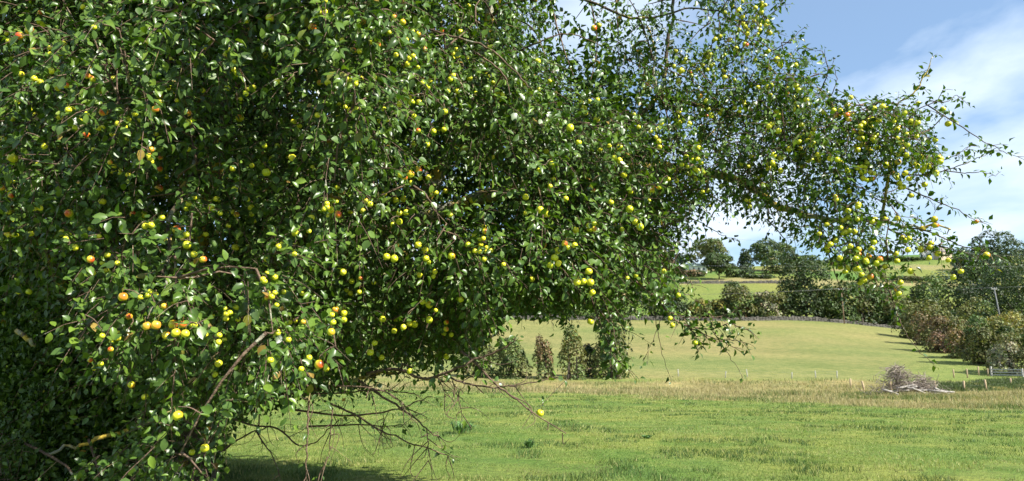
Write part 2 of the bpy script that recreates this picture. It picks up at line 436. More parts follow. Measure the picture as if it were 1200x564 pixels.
def plant(name, label, cat, base, height, width, cols, n, leaf, group=None, clear=.12, lobes=26, lobe_r=.38, trunk_r=None, top=.0, depth=None, stems=1, lean=0, fill=.9):
    """trunk(s) with limbs + crown of leaf clumps. cols = list of albedos, one drawn per lobe"""
    base = np.asarray(base, float); root = empty(name, base); tag(root, label, cat, group)
    depth = depth or width * .9
    dome = .5 if clear < .06 else 0
    hc = height * (1 - clear) * (1 + dome); cen = base + np.array([lean, 0, height - hc * .5])
    rx, ry, rz = width / 2 * 1.04, depth / 2, hc / 2
    kk = np.arange(lobes) + .5; ph = np.arccos(1 - 2 * kk / lobes); th = math.pi * (1 + 5 ** .5) * kk + rng.uniform(0, 6)
    L = np.stack([np.sin(ph) * np.cos(th), np.sin(ph) * np.sin(th), np.cos(ph)], 1) + rng.normal(0, .16, (lobes, 3))
    L *= rng.uniform(.72, 1.05, (lobes, 1)); L[::6] *= .4
    wz = 1 - top * np.clip(L[:, 2] * .5 + .5, 0, 1); L[:, :2] *= wz[:, None]
    L = L * (1 - lobe_r * .8); lr = lobe_r * rng.uniform(.75, 1.25, lobes); rng.shuffle(L)
    which = rng.integers(0, lobes, n * 3); d = rand_dirs(n * 3); d[:, 2] = np.where(d[:, 2] < -.3, -d[:, 2], d[:, 2])
    q = L[which] + d * (lr[which] * rng.uniform(.72, 1.08, n * 3))[:, None]
    dist = np.linalg.norm(q[:, None] - L[None], axis=2) / lr[None]
    dist[np.arange(len(q)), which] = 9
    ok = np.where(dist.min(1) > .72)[0][:int(n * fill)]
    inner = rng.choice(n * 3, max(1, n - len(ok)), replace=False)
    sel = np.concatenate([ok, inner]); q, d, which = q[sel], d[sel], which[sel]
    P = cen + q * np.array([rx, ry, rz]); P[:, 2] = np.maximum(P[:, 2], ground(P[:, 0], P[:, 1]) + leaf * .2)
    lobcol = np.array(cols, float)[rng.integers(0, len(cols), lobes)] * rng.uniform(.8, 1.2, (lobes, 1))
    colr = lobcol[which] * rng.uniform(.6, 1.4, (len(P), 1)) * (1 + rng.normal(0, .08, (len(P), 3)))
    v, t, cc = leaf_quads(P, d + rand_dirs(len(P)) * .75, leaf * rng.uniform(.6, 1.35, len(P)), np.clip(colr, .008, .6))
    b = MB(); b.add(v, t, alb=cc); b.build('crown', M_fol, root, smooth=False, loc=base)
    tr = trunk_r or max(.05, height * .022)
    b = MB()
    for s in range(stems):
        off = np.array([rng.uniform(-.5, .5) * width * .35 * (stems > 1), rng.uniform(-.2, .2) * width * (stems > 1), 0])
        p0 = base + off; p0[2] = gz(p0[0], p0[1]) - .1
        p2 = cen + np.array([off[0], off[1], rz * .45]); p1 = (p0 + p2) / 2 + rng.normal(0, .03, 3) * height
        v, t = tube(spline([p0, p1, p2], 4), np.linspace(tr, tr * .3, 9), 6); b.add(v, t)
        if s < stems - 1: b.build('stem', M_fbark, root, loc=base); b = MB()
        else: st0 = p0 * .5 + p2 * .5
    k = min(lobes, 7)
    for j in range(k):
        e = cen + L[j] * np.array([rx, ry, rz]) ; st = (base + np.array([lean * .5, 0, height * max(clear, .15) * rng.uniform(.9, 1.6)])) if stems == 1 else st0
        m_ = (st + e) / 2 + np.array([0, 0, -.05 * height])
        v, t = tube(spline([st, m_, e], 3), np.linspace(tr * .5, tr * .12, 7), 5); b.add(v, t)
    b.build('trunk' if stems == 1 else 'stem', M_fbark, root, loc=base)
    return root

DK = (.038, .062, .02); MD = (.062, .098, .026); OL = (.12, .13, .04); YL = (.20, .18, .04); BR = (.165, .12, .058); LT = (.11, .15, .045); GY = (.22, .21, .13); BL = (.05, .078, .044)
def wall_pt(px, Y):      # point on the ground in the direction px at distance Y
    x = (px - W / 2) / F * Y / math.cos(PITCH) * (math.cos(PITCH) ** 2 + 0)   # refined below
    for _ in range(3):
        p = np.array([x, Y, gz(x, Y)]); q = project(p)[0]; x += (px - q) / F * Y
    return np.array([x, Y, gz(x, Y)])
def P_(name, label, cat, px, Y, ytop, wpx, cols, n, lpx=2.9, **kw):
    n = int(n * 1.25); lpx = max(lpx, 2.6)
    p = wall_pt(px, Y)
    ztop = at(px, ytop, Y)[2]; h = max(.6, ztop - p[2]); k = Y / F
    return plant(name, label, cat, p, h, wpx * k, cols, n, lpx * k, **kw)

HG = 'bushes in the boundary hedge'
# along and behind the far stone wall (left to right)
WB = 'trees behind the far wall'
P_('broadleaf_tree', 'dark leafy tree behind far wall, leftmost one seen under the apple boughs', 'tree', 560, 214, 306, 84, [MD, OL, DK], 3400, group=WB, clear=.03)
P_('broadleaf_tree', 'olive green tree behind far wall just left of the short wooden pole', 'tree', 606, 220, 300, 62, [OL, MD, MD], 2800, group=WB, clear=.03)
P_('broadleaf_tree', 'olive green tree behind far wall just right of the short wooden pole', 'tree', 656, 216, 306, 70, [OL, MD, YL], 3200, group=WB, clear=.03)
P_('broadleaf_tree', 'dark tree behind far wall, seen behind the hanging apple clump', 'tree', 706, 210, 290, 78, [DK, MD], 4400, group=WB, clear=.03)
P_('broadleaf_tree', 'tall dark tree behind far wall, left of the gap showing the upper field', 'tree', 762, 208, 290, 72, [DK, MD, DK], 4600, group=WB, clear=.03)
P_('hedge_bush', 'dark bush at the foot of the far wall trees by the field gap', 'bush', 790, 206, 335, 38, [DK, MD], 1700, group=HG, clear=.02, stems=3)
P_('hedge_bush', 'low yellowish bush on the far wall beside the upper field gap', 'bush', 824, 205, 347, 40, [YL, OL, MD], 1700, group=HG, clear=.02, stems=3)
P_('hedge_bush', 'rounded green bush on the far wall below the bright upper field', 'bush', 864, 206, 331, 48, [MD, OL, BR, MD], 2800, group=HG, clear=.02, stems=3)
P_('hedge_bush', 'thin pale olive bush on the far wall left of the big round tree', 'bush', 903, 206, 340, 40, [OL, GY, OL], 1700, group=HG, clear=.02, stems=3)
P_('broadleaf_tree', 'big round dark tree standing at the far wall left of the brown pole', 'tree', 946, 208, 298, 70, [DK, DK, MD], 6500, clear=.02, lobes=36, lobe_r=.3, group=WB)
P_('hedge_bush', 'dense dark bush on the far wall right of the big round tree', 'bush', 1002, 207, 324, 62, [DK, MD, OL], 3600, group=HG, clear=.02, stems=3)
P_('hedge_bush', 'green and yellow bush on the far wall below the right apple bough', 'bush', 1048, 208, 328, 54, [MD, OL, DK], 3000, group=HG, clear=.02, stems=3)
P_('hedge_bush', 'dark green bush behind the brown hedge where the wall ends', 'bush', 1088, 214, 324, 54, [MD, DK, OL], 2800, group=HG, clear=.02, stems=3)
P_('broadleaf_tree', 'large spreading dark tree at right edge behind the leaning grey pole', 'tree', 1198, 205, 298, 104, [DK, MD, DK], 7000, clear=.02, lobes=36, lobe_r=.3)
P_('broadleaf_tree', 'tall full dark tree rising behind the leaning grey pole', 'tree', 1172, 232, 292, 84, [DK, MD, BL], 5000, clear=.02, lobes=34, lobe_r=.3)
P_('hedge_bush', 'low dark hedge bush between the yellowish and the rounded wall bushes', 'bush', 843, 206, 352, 34, [MD, DK], 1200, group=HG, clear=.02, stems=3)
P_('hedge_bush', 'low dark hedge bush between the rounded and the pale wall bushes', 'bush', 884, 207, 350, 34, [MD, DK, OL], 1200, group=HG, clear=.02, stems=3)
P_('hedge_bush', 'dark bush filling the gap by the brown pole on the wall', 'bush', 974, 208, 334, 46, [DK, MD], 2200, group=HG, clear=.02, stems=3)
P_('hedge_bush', 'olive bush on the wall between the right bough and brown hedge', 'bush', 1026, 209, 332, 50, [MD, DK, OL], 2200, group=HG, clear=.02, stems=3)
P_('hedge_bush', 'tall dark scrub behind the brown hedge left of the conifers', 'bush', 1120, 228, 318, 60, [MD, DK, BL], 2600, group=HG, clear=.02, stems=3)
# hedge that comes forward down the right side of the field
P_('hedge_bush', 'russet brown hedge bush at the far corner of the mown field', 'bush', 1080, 172, 350, 58, [BR, OL, OL], 3000, group=HG, clear=.01, stems=4)
P_('hedge_bush', 'reddish brown hedge bush, second along the field side hedge', 'bush', 1114, 130, 368, 64, [BR, OL, OL, (.19, .125, .075)], 3800, group=HG, clear=.01, stems=4)
P_('hedge_bush', 'olive hedge bush behind the reddish one, under the pole', 'bush', 1136, 160, 358, 58, [OL, MD], 2400, group=HG, clear=.01, stems=4)
P_('hedge_bush', 'dark green hawthorn bush in the field side hedge casting a long shadow', 'bush', 1164, 106, 370, 64, [OL, MD, OL], 4800, group=HG, clear=.01, stems=4)
P_('hedge_bush', 'greyish seeding bush beside the rail gate at right edge', 'bush', 1196, 95, 388, 74, [GY, OL, GY, MD], 5200, lpx=2.2, group=HG, clear=.01, stems=4)
P_('hedge_bush', 'dark bush at the right picture edge behind the greyish bush', 'bush', 1230, 112, 368, 76, [MD, OL], 3200, group=HG, clear=.01, stems=4)
P_('hedge_bush', 'brown and olive scrub between the russet and reddish hedge bushes', 'bush', 1096, 150, 358, 56, [OL, BR, MD], 2800, group=HG, clear=.01, stems=4)
P_('hedge_bush', 'low olive scrub in the hedge left of the dark hawthorn bush', 'bush', 1138, 116, 378, 50, [OL, BR, MD], 2600, group=HG, clear=.01, stems=4)
P_('hedge_bush', 'yellow green scrub in the hedge below the leaning grey pole', 'bush', 1180, 140, 362, 70, [OL, YL, MD], 2800, group=HG, clear=.01, stems=4)
# upper slope and skyline
SK = 'trees on the skyline'
P_('broadleaf_tree', 'pale tall skyline tree beside the low shed', 'tree', 833, 335, 279, 46, [LT, OL, LT], 2400, lpx=2.2, clear=.2, group=SK)
P_('broadleaf_tree', 'round dark green tree in front of the pale skyline tree', 'tree', 843, 300, 296, 38, [DK, MD], 2200, lpx=2.2, clear=.12, group=SK)
P_('conifer', 'narrow conifer between the two skyline crowns', 'tree', 874, 340, 294, 22, [BL, DK], 1000, lpx=2.2, clear=.04, top=.7, group=SK)
P_('broadleaf_tree', 'wide airy skyline tree above the small upper field', 'tree', 905, 352, 281, 54, [BL, MD, LT], 2600, lpx=2.2, clear=.1, group=SK)
P_('broadleaf_tree', 'low rounded tree below the wide skyline tree', 'tree', 912, 330, 300, 40, [MD, OL], 1400, lpx=2.2, clear=.05, group=SK)
P_('broadleaf_tree', 'low dark tree on the skyline behind the big round tree', 'tree', 940, 345, 299, 44, [MD, DK], 1500, lpx=2.2, clear=.1, group=SK)
P_('broadleaf_tree', 'small skyline tree just right of the hanging apple sprays', 'tree', 802, 345, 294, 36, [BL, MD], 1300, lpx=2.2, clear=.05, group=SK)
P_('broadleaf_tree', 'skyline tree left of the shed, half hidden by apple leaves', 'tree', 768, 345, 284, 46, [MD, BL], 1300, lpx=2.2, clear=.05, group=SK)
P_('hedge_bush', 'dark shrub against the low shed under the pale skyline tree', 'bush', 812, 316, 317, 36, [MD, BR, DK], 900, lpx=2.2, clear=.02, stems=3)
P_('hedge_bush', 'dark shrub between the skyline tree trunks above the broken wall', 'bush', 866, 312, 313, 34, [MD, DK], 900, lpx=2.2, clear=.02, stems=3)
P_('broadleaf_tree', 'dark skyline tree above the bright strip right of the big round tree', 'tree', 992, 378, 302, 56, [BL, DK], 1600, lpx=2.2, clear=.05, group=SK)
P_('broadleaf_tree', 'broad dark skyline tree left of the white farmhouse group', 'tree', 1030, 384, 303, 50, [BL, DK], 1500, lpx=2.2, clear=.05, group=SK)
P_('broadleaf_tree', 'skyline tree just left of the white gabled house', 'tree', 1062, 380, 304, 40, [BL, MD], 1300, lpx=2.2, clear=.05, group=SK)
P_('broadleaf_tree', 'big dark skyline tree at upper right beyond the houses', 'tree', 1166, 335, 271, 72, [DK, BL, MD], 4000, lpx=2.2, clear=.03, lobes=34, lobe_r=.3, group=SK)
P_('conifer', 'dark conifer standing right of the gabled house', 'tree', 1132, 322, 294, 34, [(.02, .034, .016), BL], 1700, lpx=2.2, clear=.02, top=.5, group=SK)
P_('conifer', 'second dark conifer behind the right hand hedge top', 'tree', 1152, 312, 302, 34, [(.02, .034, .016), DK], 1600, lpx=2.2, clear=.02, top=.4, group=SK)
P_('broadleaf_tree', 'skyline tree cut by the right picture edge', 'tree', 1212, 345, 284, 60, [DK, MD], 1800, lpx=2.2, clear=.03, group=SK)
P_('hedge_bush', 'dark clipped hedge clump below the skyline field', 'bush', 890, 306, 323, 40, [DK, MD], 1000, lpx=2.2, clear=.0, stems=3)
P_('hedge_bush', 'bushy hillside thicket right of the upper field', 'bush', 1050, 300, 330, 70, [MD, OL, DK], 2200, lpx=2.2, clear=.0, stems=3)
# the short row of shrubs on the near edge of the mown field
SR = 'shrubs along the field edge'
P_('field_shrub', 'brown leafless looking shrub, leftmost in the row at field edge', 'shrub', 562, 92, 391, 42, [OL, BR, LT], 2000, group=SR, top=.5, lobes=18, lobe_r=.42, clear=.02, stems=4)
P_('field_shrub', 'dark green shrub in the row at field edge, below the bare bough', 'shrub', 599, 90, 390, 46, [MD, OL, LT], 2600, group=SR, top=.5, lobes=18, lobe_r=.42, clear=.02, stems=4)
P_('field_shrub', 'thin reddish shrub with a pale stem in the row at field edge', 'shrub', 637, 89, 384, 28, [OL, LT, BR], 1200, group=SR, top=.5, lobes=18, lobe_r=.42, clear=.02, stems=3)
P_('field_shrub', 'airy yellow green young tree in the row at field edge', 'shrub', 671, 89, 378, 38, [YL, LT, OL], 1700, group=SR, top=.5, lobes=18, lobe_r=.42, clear=.05, stems=3)
P_('field_shrub', 'low dark brown shrub between the two yellowish ones at field edge', 'shrub', 690, 92, 400, 30, [DK, BR], 1100, group=SR, top=.5, lobes=18, lobe_r=.42, clear=.02, stems=3)
P_('field_shrub', 'rounded olive shrub, rightmost in the row at field edge', 'shrub', 717, 90, 376, 50, [OL, LT, MD], 3000, group=SR, top=.5, lobes=18, lobe_r=.42, clear=.02, stems=4)
# dark thicket behind the trunk, bottom left
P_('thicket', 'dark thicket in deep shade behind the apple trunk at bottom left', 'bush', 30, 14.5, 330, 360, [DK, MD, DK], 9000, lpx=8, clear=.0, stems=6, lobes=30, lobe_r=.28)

# ------------------------------------------------------------------ walls, fences, poles, houses
def stone_wall(label, pts, hgt, ds, group=None):
    P = spline(pts, 12); seg = np.concatenate([[0], np.cumsum(np.linalg.norm(np.diff(P[:, :2], axis=0), axis=1))]); L = seg[-1]
    b = MB(); rows = max(3, int(hgt / .22)); s = 0.0
    while s < L:
        x = np.interp(s, seg, P[:, 0]); y = np.interp(s, seg, P[:, 1]); g = gz(x, y)
        tx = np.interp(s + .5, seg, P[:, 0]) - x; ty = np.interp(s + .5, seg, P[:, 1]) - y; rz = math.atan2(ty, tx)
        hh = hgt * (.55 + .6 * vnoise(s, 0, .09, 51)) * rng.uniform(.85, 1.15); rh = hh / rows
        for r in range(rows):
            v, t = box((x + rng.normal(0, .06), y + rng.normal(0, .05), g + rh * (r + .5) - .05), (ds * rng.uniform(.75, 1.02), .5 * rng.uniform(.8, 1.15) * (1.2 - .4 * r / rows), rh * rng.uniform(.85, 1.08)), rz + rng.normal(0, .06)); b.add(v, t)
        s += ds
    o = b.build('dry_stone_wall', M_stone, smooth=False, loc=(P[0][0], P[0][1], gz(P[0][0], P[0][1]))); tag(o, label, 'wall', group)
stone_wall('long grey dry stone wall along the top of the mown field', [wall_pt(p, y)[:3] for p, y in ((380, 204), (560, 203), (760, 202), (940, 202), (1060, 203))], 1.15, .8)
stone_wall('short broken stone wall below the skyline trees', [wall_pt(p, y)[:3] for p, y in ((780, 288), (850, 287), (925, 286))], 1.3, .8)

def stake_fence(label, posts, hgt, r, wires=2, group=None, mat=None, lean=.06):
    pts = [np.asarray(p, float) for p in posts]
    root = empty('stake_fence', pts[0]); tag(root, label, 'fence', group)
    tops = []
    for p in pts:
        h = hgt * rng.uniform(.9, 1.1); tl = p + np.array([rng.normal(0, lean), rng.normal(0, lean), h])
        v, t = tube(np.array([p - [0, 0, .15], (p + tl) / 2, tl - [0, 0, .04], tl]), [r, r, r * .95, r * .55], 7)
        b = MB(); b.add(v, t); b.build('post', mat or M_wood, root, loc=pts[0]); tops.append((p, tl))
    b = MB()
    for f in np.linspace(.5, .9, wires):
        line = np.array([p * (1 - f) + q * f for p, q in tops]); v, t = tube(line, .004, 3); b.add(v, t)
    b.build('wire', M_wire, root, loc=pts[0])
near = [(997, 455), (1013, 459), (1045, 463), (1074, 462), (1097, 459.5), (1130, 458.5), (1156, 458), (1185, 454), (1214, 452)]
stake_fence('wire fence on short pale stakes running right from the brush heap', [hit(*p) for p in near], 1.0, .095)
far = [(575, 436), (604, 436), (632, 437), (660, 437), (690, 437), (727, 438), (795, 441), (850, 443), (876, 442), (928, 444), (956, 443), (981, 444)]
stake_fence('thin grey stake fence along the near edge of the mown field', [hit(*p) for p in far], .85, .055, mat=M_grey)
stake_fence('few pale stakes in front of the rail gate below the hedge', [hit(*p) for p in ((1118, 443), (1134, 443), (1147, 440), (1158, 441))], 1.0, .08)
# rail gate
p0 = hit(1162, 441); p1 = hit(1200, 444); root = empty('rail_gate', p0); tag(root, 'pale weathered timber rail gate at the foot of the hedge', 'gate')
dirv = (p1 - p0); ln = np.linalg.norm(dirv[:2]); rz = math.atan2(dirv[1], dirv[0])
for q in (p0, p0 + dirv * .97):
    b = MB(); v, t = box(q + [0, 0, .55], (.16, .16, 1.3), rz); b.add(v, t); b.build('post', M_grey, root, smooth=False, loc=p0)
for hgt in (.95, .62, .3):
    b = MB(); v, t = box(p0 + dirv * .5 + [0, 0, hgt], (ln, .05, .13), rz); b.add(v, t); b.build('rail', M_grey, root, smooth=False, loc=p0)

def pole(label, base, hgt, lean, mat, arm=1.6):
    base = np.asarray(base, float); root = empty('utility_pole', base); tag(root, label, 'pole', 'wooden utility poles')
    top = base + np.array([lean, 0, hgt]); b = MB(); v, t = tube([base - [0, 0, .4], (base + top) / 2, top], [.17, .15, .12], 8); b.add(v, t); b.build('shaft', mat, root, loc=base)
    b = MB(); v, t = box(top - [0, 0, .35], (arm, .12, .14)); b.add(v, t); b.build('crossarm', M_grey, root, smooth=False, loc=base)
    ends = []
    for s in (-.45, 0, .45):
        c = top + np.array([s * arm, 0, -.28]); b = MB(); v, t = tube([c, c + [0, 0, .12], c + [0, 0, .26]], [.05, .09, .05], 7); b.add(v, t); b.build('insulator', M_steel, root, loc=base); ends.append(c + [0, 0, .26])
    return ends
def wire(label, a, c, sag, r=.014):
    t_ = np.linspace(0, 1, 25)[:, None]; a = np.asarray(a, float); c = np.asarray(c, float)
    P = a * (1 - t_) + c * t_ - np.array([0, 0, 1.0]) * sag * 4 * t_ * (1 - t_)
    b = MB(); v, t = tube(P, r, 4); b.add(v, t); tag(b.build('overhead_wire', M_wire, loc=P[0]), label, 'wire', 'overhead wires')
def pole_at(label, px, Y, ytop, lean, mat, arm=1.6):
    p = wall_pt(px, Y); return pole(label, p, at(px, ytop, Y)[2] - p[2], lean, mat, arm)
e0 = pole_at('short brown utility pole by the far wall, left under the boughs', 626, 201, 343, 0, M_pole)
e1 = pole_at('brown utility pole by the far wall beneath the right bough', 989.5, 200, 338, -.2, M_pole)
e2 = pole_at('leaning grey utility pole rising from the hedge at right', 1178, 170, 337, -1.2, M_dkpole, 1.3)
e3 = pole_at('utility pole beyond the right picture edge carrying the wires', 1420, 150, 318, 0, M_pole)
e4 = pole_at('utility pole hidden behind the apple tree at left', 180, 215, 335, 0, M_pole)
for k in (0, 1, 2):
    wire('thin wire, one of three strung between the two brown poles', e0[k], e1[k], 1.1)
    wire('thin wire, one of three from brown pole to leaning grey pole', e1[k], e2[k], .5)
    wire('thin wire, one of three leading right from the leaning grey pole', e2[k], e3[k], .5)
    wire('thin wire, one of three leading left from the short brown pole', e4[k], e0[k], 1.1)
# a second, higher line that crosses the whole view nearer the camera
wire('upper pale wire crossing the sky behind the right bough', at(-250, 205, 130), at(1500, 318, 120), .6, .013)
wire('lower pale wire crossing the skyline trees', at(-250, 300, 150), at(1500, 312, 150), .8, .013)
for px, ys in ((-250, 200), (1500, 305)):
    p = wall_pt(px, 140); pole('tall utility pole outside the picture at %s' % ('left' if px < 0 else 'right'), p, at(px, ys, 140)[2] - p[2] + .5, 0, M_pole)

def house(name, label, px, Y, w, d, h, roof, wallm, roofm, rz, cat='house', chim=True):
    base = wall_pt(px, Y); root = empty(name, base); tag(root, label, cat)
    cz, sz = math.cos(rz), math.sin(rz); R = np.array([[cz, -sz, 0], [sz, cz, 0], [0, 0, 1]])
    def T(v): return np.asarray(v, float) @ R.T + base
    b = MB(); hw, hd = w / 2, d / 2
    v = T([(-hw, -hd, -1.5), (hw, -hd, -1.5), (hw, hd, -1.5), (-hw, hd, -1.5), (-hw, -hd, h), (hw, -hd, h), (hw, hd, h), (-hw, hd, h), (-hw, 0, h + roof - .05), (hw, 0, h + roof - .05)])
    b.add(v, [(0, 1, 5), (0, 5, 4), (1, 2, 6), (1, 6, 5), (2, 3, 7), (2, 7, 6), (3, 0, 4), (3, 4, 7), (4, 7, 8), (5, 9, 6)]); b.build('wall', wallm, root, smooth=False, loc=base)
    b = MB(); o = .35; k = roof / hd
    for s in (-1, 1):
        q = [(-hw - o, s * (hd + o), h - o * k), (hw + o, s * (hd + o), h - o * k), (hw + o, 0, h + roof), (-hw - o, 0, h + roof)]
        v = np.array(q + [(a, bb, c + .18) for a, bb, c in q]); b.add(T(v), [(0, 1, 2), (0, 2, 3), (4, 6, 5), (4, 7, 6), (0, 4, 5), (0, 5, 1), (1, 5, 6), (1, 6, 2), (3, 2, 6), (3, 6, 7), (0, 3, 7), (0, 7, 4)])
    rf = b.build('roof', roofm, root, smooth=False, loc=base)
    if chim:
        b = MB(); v, t = box((hw - .6, 0, h + roof + .5), (.7, .9, 1.6)); b.add(T(v), t); b.build('chimney', M_brick, rf, smooth=False, loc=base)
    for x in np.linspace(-hw * .6, hw * .6, 3):
        b = MB(); v, t = box((x, -hd, h * .55), (.9, .12, 1.1)); b.add(T(v), t); b.build('window', M_glass, root, smooth=False, loc=base)
house('farmhouse', 'white gabled farmhouse on the hill behind the right bough', 1087, 384, 7.5, 6, 4.6, 2.6, M_render, M_slate, 1.2)
house('stone_barn', 'tan stone barn next to the white farmhouse', 1103, 380, 8, 6, 3.6, 2.4, M_brick, M_slate, .3, 'barn', False)
house('farm_shed', 'low pale green roofed shed beside the skyline trees', 816, 338, 8, 6, 2.6, 1.5, M_render, M_sheet, .15, 'shed', False)

# ------------------------------------------------------------------ brush heap
hb = hit(1068, 463); hb[1] += 1.2; hb[2] = gz(hb[0], hb[1])
root = empty('brush_heap', hb); tag(root, 'heap of cut brushwood and bleached logs beside the stake fence', 'brushwood')
b = MB()
for _ in range(520):
    a = rng.uniform(0, 2 * math.pi); r = abs(rng.normal(0, .42)); r = min(r, 1)
    sh = rng.random() < .35; ht = (1.2 if sh else 2.1) * (1 - r) ** .55 * rng.uniform(.15, 1.05)
    c = hb + np.array([(1.5 if sh else -.3) + math.cos(a) * r * 2.5, math.sin(a) * r * 1.6, ht + .08])
    d = rand_dirs(1)[0]; d[2] = d[2] * .45 - .15; d = norm(d); L = rng.uniform(.5, 1.9); bend = rng.normal(0, .2, 3)
    v, t = tube(np.array([c - d * L / 2, c + bend, c + d * L / 2]), [rng.uniform(.012, .03), .016, .006], 4, False); b.add(v, t)
tag(b.build('stick', M_stick, root, loc=hb), kind='stuff')
for k in range(14):
    x = rng.uniform(-1.6, 2.6); c = hb + np.array([x, rng.uniform(-1.7, -.5), .12 + .17 * (k % 4) * (1 if x < 1.6 else .5)]); d = norm(np.array([1, rng.normal(0, .6), rng.normal(0, .22)])); L = rng.uniform(.7, 1.9); r = rng.uniform(.05, .11)
    b = MB(); v, t = tube(spline([c - d * L / 2, c + rng.normal(0, .07, 3), c + d * L / 2], 3), r * rng.uniform(.7, 1.15, 7), 7); b.add(v, t); b.build('log', M_log, root, loc=hb)

# ------------------------------------------------------------------ weeds in the pasture
def weed(label, px, py, wpx, hh):
    p = hit(px, py); k = p[1] / F; r = wpx * k / 2; b = MB(); n = 60
    root_ = p
    for _ in range(n):
        a = rng.uniform(0, 2 * math.pi); q = p + np.array([math.cos(a) * r * rng.random() ** .6 * .5, math.sin(a) * r * .5 * rng.random(), 0])
        L = hh * rng.uniform(.6, 1.2); o = np.array([math.cos(a), math.sin(a), 0]) * r * rng.uniform(.2, .7)
        s = np.cross(norm(o + [0, 0, 1e-3]), UP) * rng.uniform(.018, .035)
        pts = [q, q + o * .45 + [0, 0, L * .75], q + o + [0, 0, L * rng.uniform(.5, 1.1)]]
        v = np.array([pts[0], pts[1] - s, pts[1] + s, pts[2]]); b.add(v, [(0, 1, 2), (1, 3, 2)], alb=np.array([[.10, .19, .065]]) * rng.uniform(.6, 1.4))
    tag(b.build('weed_clump', M_blade, smooth=False, loc=p), label, 'weed', 'weed clumps in the pasture')
weed('largest dark green thistle clump in the pasture below the bare boughs', 542, 508, 40, .30)
weed('small dark weed clump below the single apple on a bare twig', 620, 525, 16, .16)
weed('small pale weed tuft in the pasture right of centre', 758, 514, 14, .08)

# ------------------------------------------------------------------ the apple tree
BASE = wall_pt(222, 8.7); BASE[2] -= .02
tree = empty('apple_tree', BASE)
tag(tree, 'old spreading apple tree laden with yellow and red blushed apples, filling the left', 'tree')

CROTCH = at(222, 440, 8.6)
def L3(pts): return np.array([at(*p) for p in pts])
trunk_pts = [BASE + [0, 0, -.2], BASE + [.02, 0, .35], BASE + [-.05, .0, .9], CROTCH]
LIMBS = {   # pixel, pixel, distance
 'right':  ([(222,440,8.6),(330,335,8.2),(480,262,7.6),(620,218,7.2),(760,196,7.0),(850,206,6.8),(930,246,6.5),(1035,262,6.2),(1110,270,6.0)], .125, .006, M_lichen),
 'rise':   ([(480,262,7.6),(545,140,7.6),(572,20,7.5),(590,-120,7.5)], .10, .03, M_lichen),
 'rise2':  ([(620,218,7.2),(715,155,7.4),(772,112,7.4),(786,25,7.4),(800,-90,7.4)], .045, .012, M_bark),
 'upper':  ([(772,112,7.4),(845,130,7.0),(900,142,6.7),(960,148,6.4),(1022,152,6.2)], .03, .008, M_bark),
 'top':    ([(572,20,7.5),(650,-10,7.2),(740,20,6.9),(820,10,6.8),(880,30,6.6)], .022, .006, M_bark),
 'front':  ([(222,440,8.6),(232,300,7.2),(262,150,5.9),(285,60,5.2),(300,-60,4.8)], .12, .02, M_bark),
 'front2': ([(222,440,8.6),(300,330,7.0),(385,240,5.8),(432,115,5.5),(462,45,5.3),(480,-60,5.2)], .11, .02, M_bark),
 'left':   ([(222,440,8.6),(110,260,8.0),(0,130,7.4),(-140,50,7.0)], .12, .02, M_bark),
 'left2':  ([(222,440,8.6),(95,350,7.2),(20,250,6.0),(-60,180,5.4)], .10, .02, M_bark),
 'crown':  ([(222,440,8.6),(235,160,9.0),(255,-60,9.0),(280,-260,9.0)], .14, .03, M_bark),
 'back':   ([(222,440,8.6),(380,170,9.2),(450,-40,8.8),(480,-200,8.6)], .12, .03, M_bark),
 'low':    ([(222,440,8.6),(290,462,7.6),(370,455,6.3),(440,440,5.4),(480,430,5.0)], .032, .008, M_bark),
 'lowleft':([(235,470,8.6),(160,500,7.6),(95,520,7.3),(55,530,7.2)], .035, .012, M_lichen),
 'hang':   ([(262,150,5.9),(230,190,4.9),(200,260,4.4),(190,340,4.15)], .03, .008, M_bark),
 'mid':    ([(620,218,7.2),(650,250,6.4),(690,280,5.9),(720,300,5.7)], .04, .01, M_bark),
}
SK_P, SK_R = [], []          # skeleton points that twigs may grow from
def limb_mesh(name, P, r0, r1, mat, sides=8, wob=.02):
    n = len(P); P = P + rng.normal(0, wob, P.shape) * np.linspace(0, 1, n)[:, None]
    r = r0 + (r1 - r0) * np.linspace(0, 1, n) ** .7
    v, t = tube(P, r * rng.uniform(.9, 1.12, n), sides)
    b = MB(); b.add(v, t); o = b.build(name, mat, tree, loc=BASE)
    return P
tp = spline(trunk_pts, 6); v, t = tube(tp, np.interp(np.arange(len(tp)), [0, 4, 12, 18], [.36, .25, .22, .24]) * rng.uniform(.93, 1.07, len(tp)), 12)
b = MB(); b.add(v, t); b.build('trunk', M_bark, tree, loc=BASE)
for k, (pts, r0, r1, m_) in LIMBS.items():
    P = limb_mesh('limb', spline(L3(pts), 7), r0, r1, m_); SK_P.append(P)

# ---- crown volume: masses given by an outline and a range of distances
def inpoly(px, py, poly):
    poly = np.asarray(poly, float); c = np.zeros(len(px), bool); j = len(poly) - 1
    for i in range(len(poly)):
        xi, yi = poly[i]; xj, yj = poly[j]
        with np.errstate(divide='ignore', invalid='ignore'):
            c ^= ((yi > py) != (yj > py)) & (px < (xj - xi) * (py - yi) / (yj - yi + 1e-12) + xi)
        j = i
    return c
P1 = [(-300,-300),(560,-300),(572,-20),(590,60),(650,95),(735,120),(765,200),(755,270),(715,310),(650,345),(600,350),(560,385),(535,415),(470,410),(420,440),(340,455),(275,475),(255,520),(250,640),(-300,640)]
PT = [(-320,-340),(540,-340),(565,-45),(-320,-45)]
P2a = [(572,-200),(770,-200),(770,60),(745,125),(650,95),(590,60)]
P2b = [(770,-200),(915,-180),(918,-10),(922,45),(960,80),(905,130),(800,140),(745,125)]
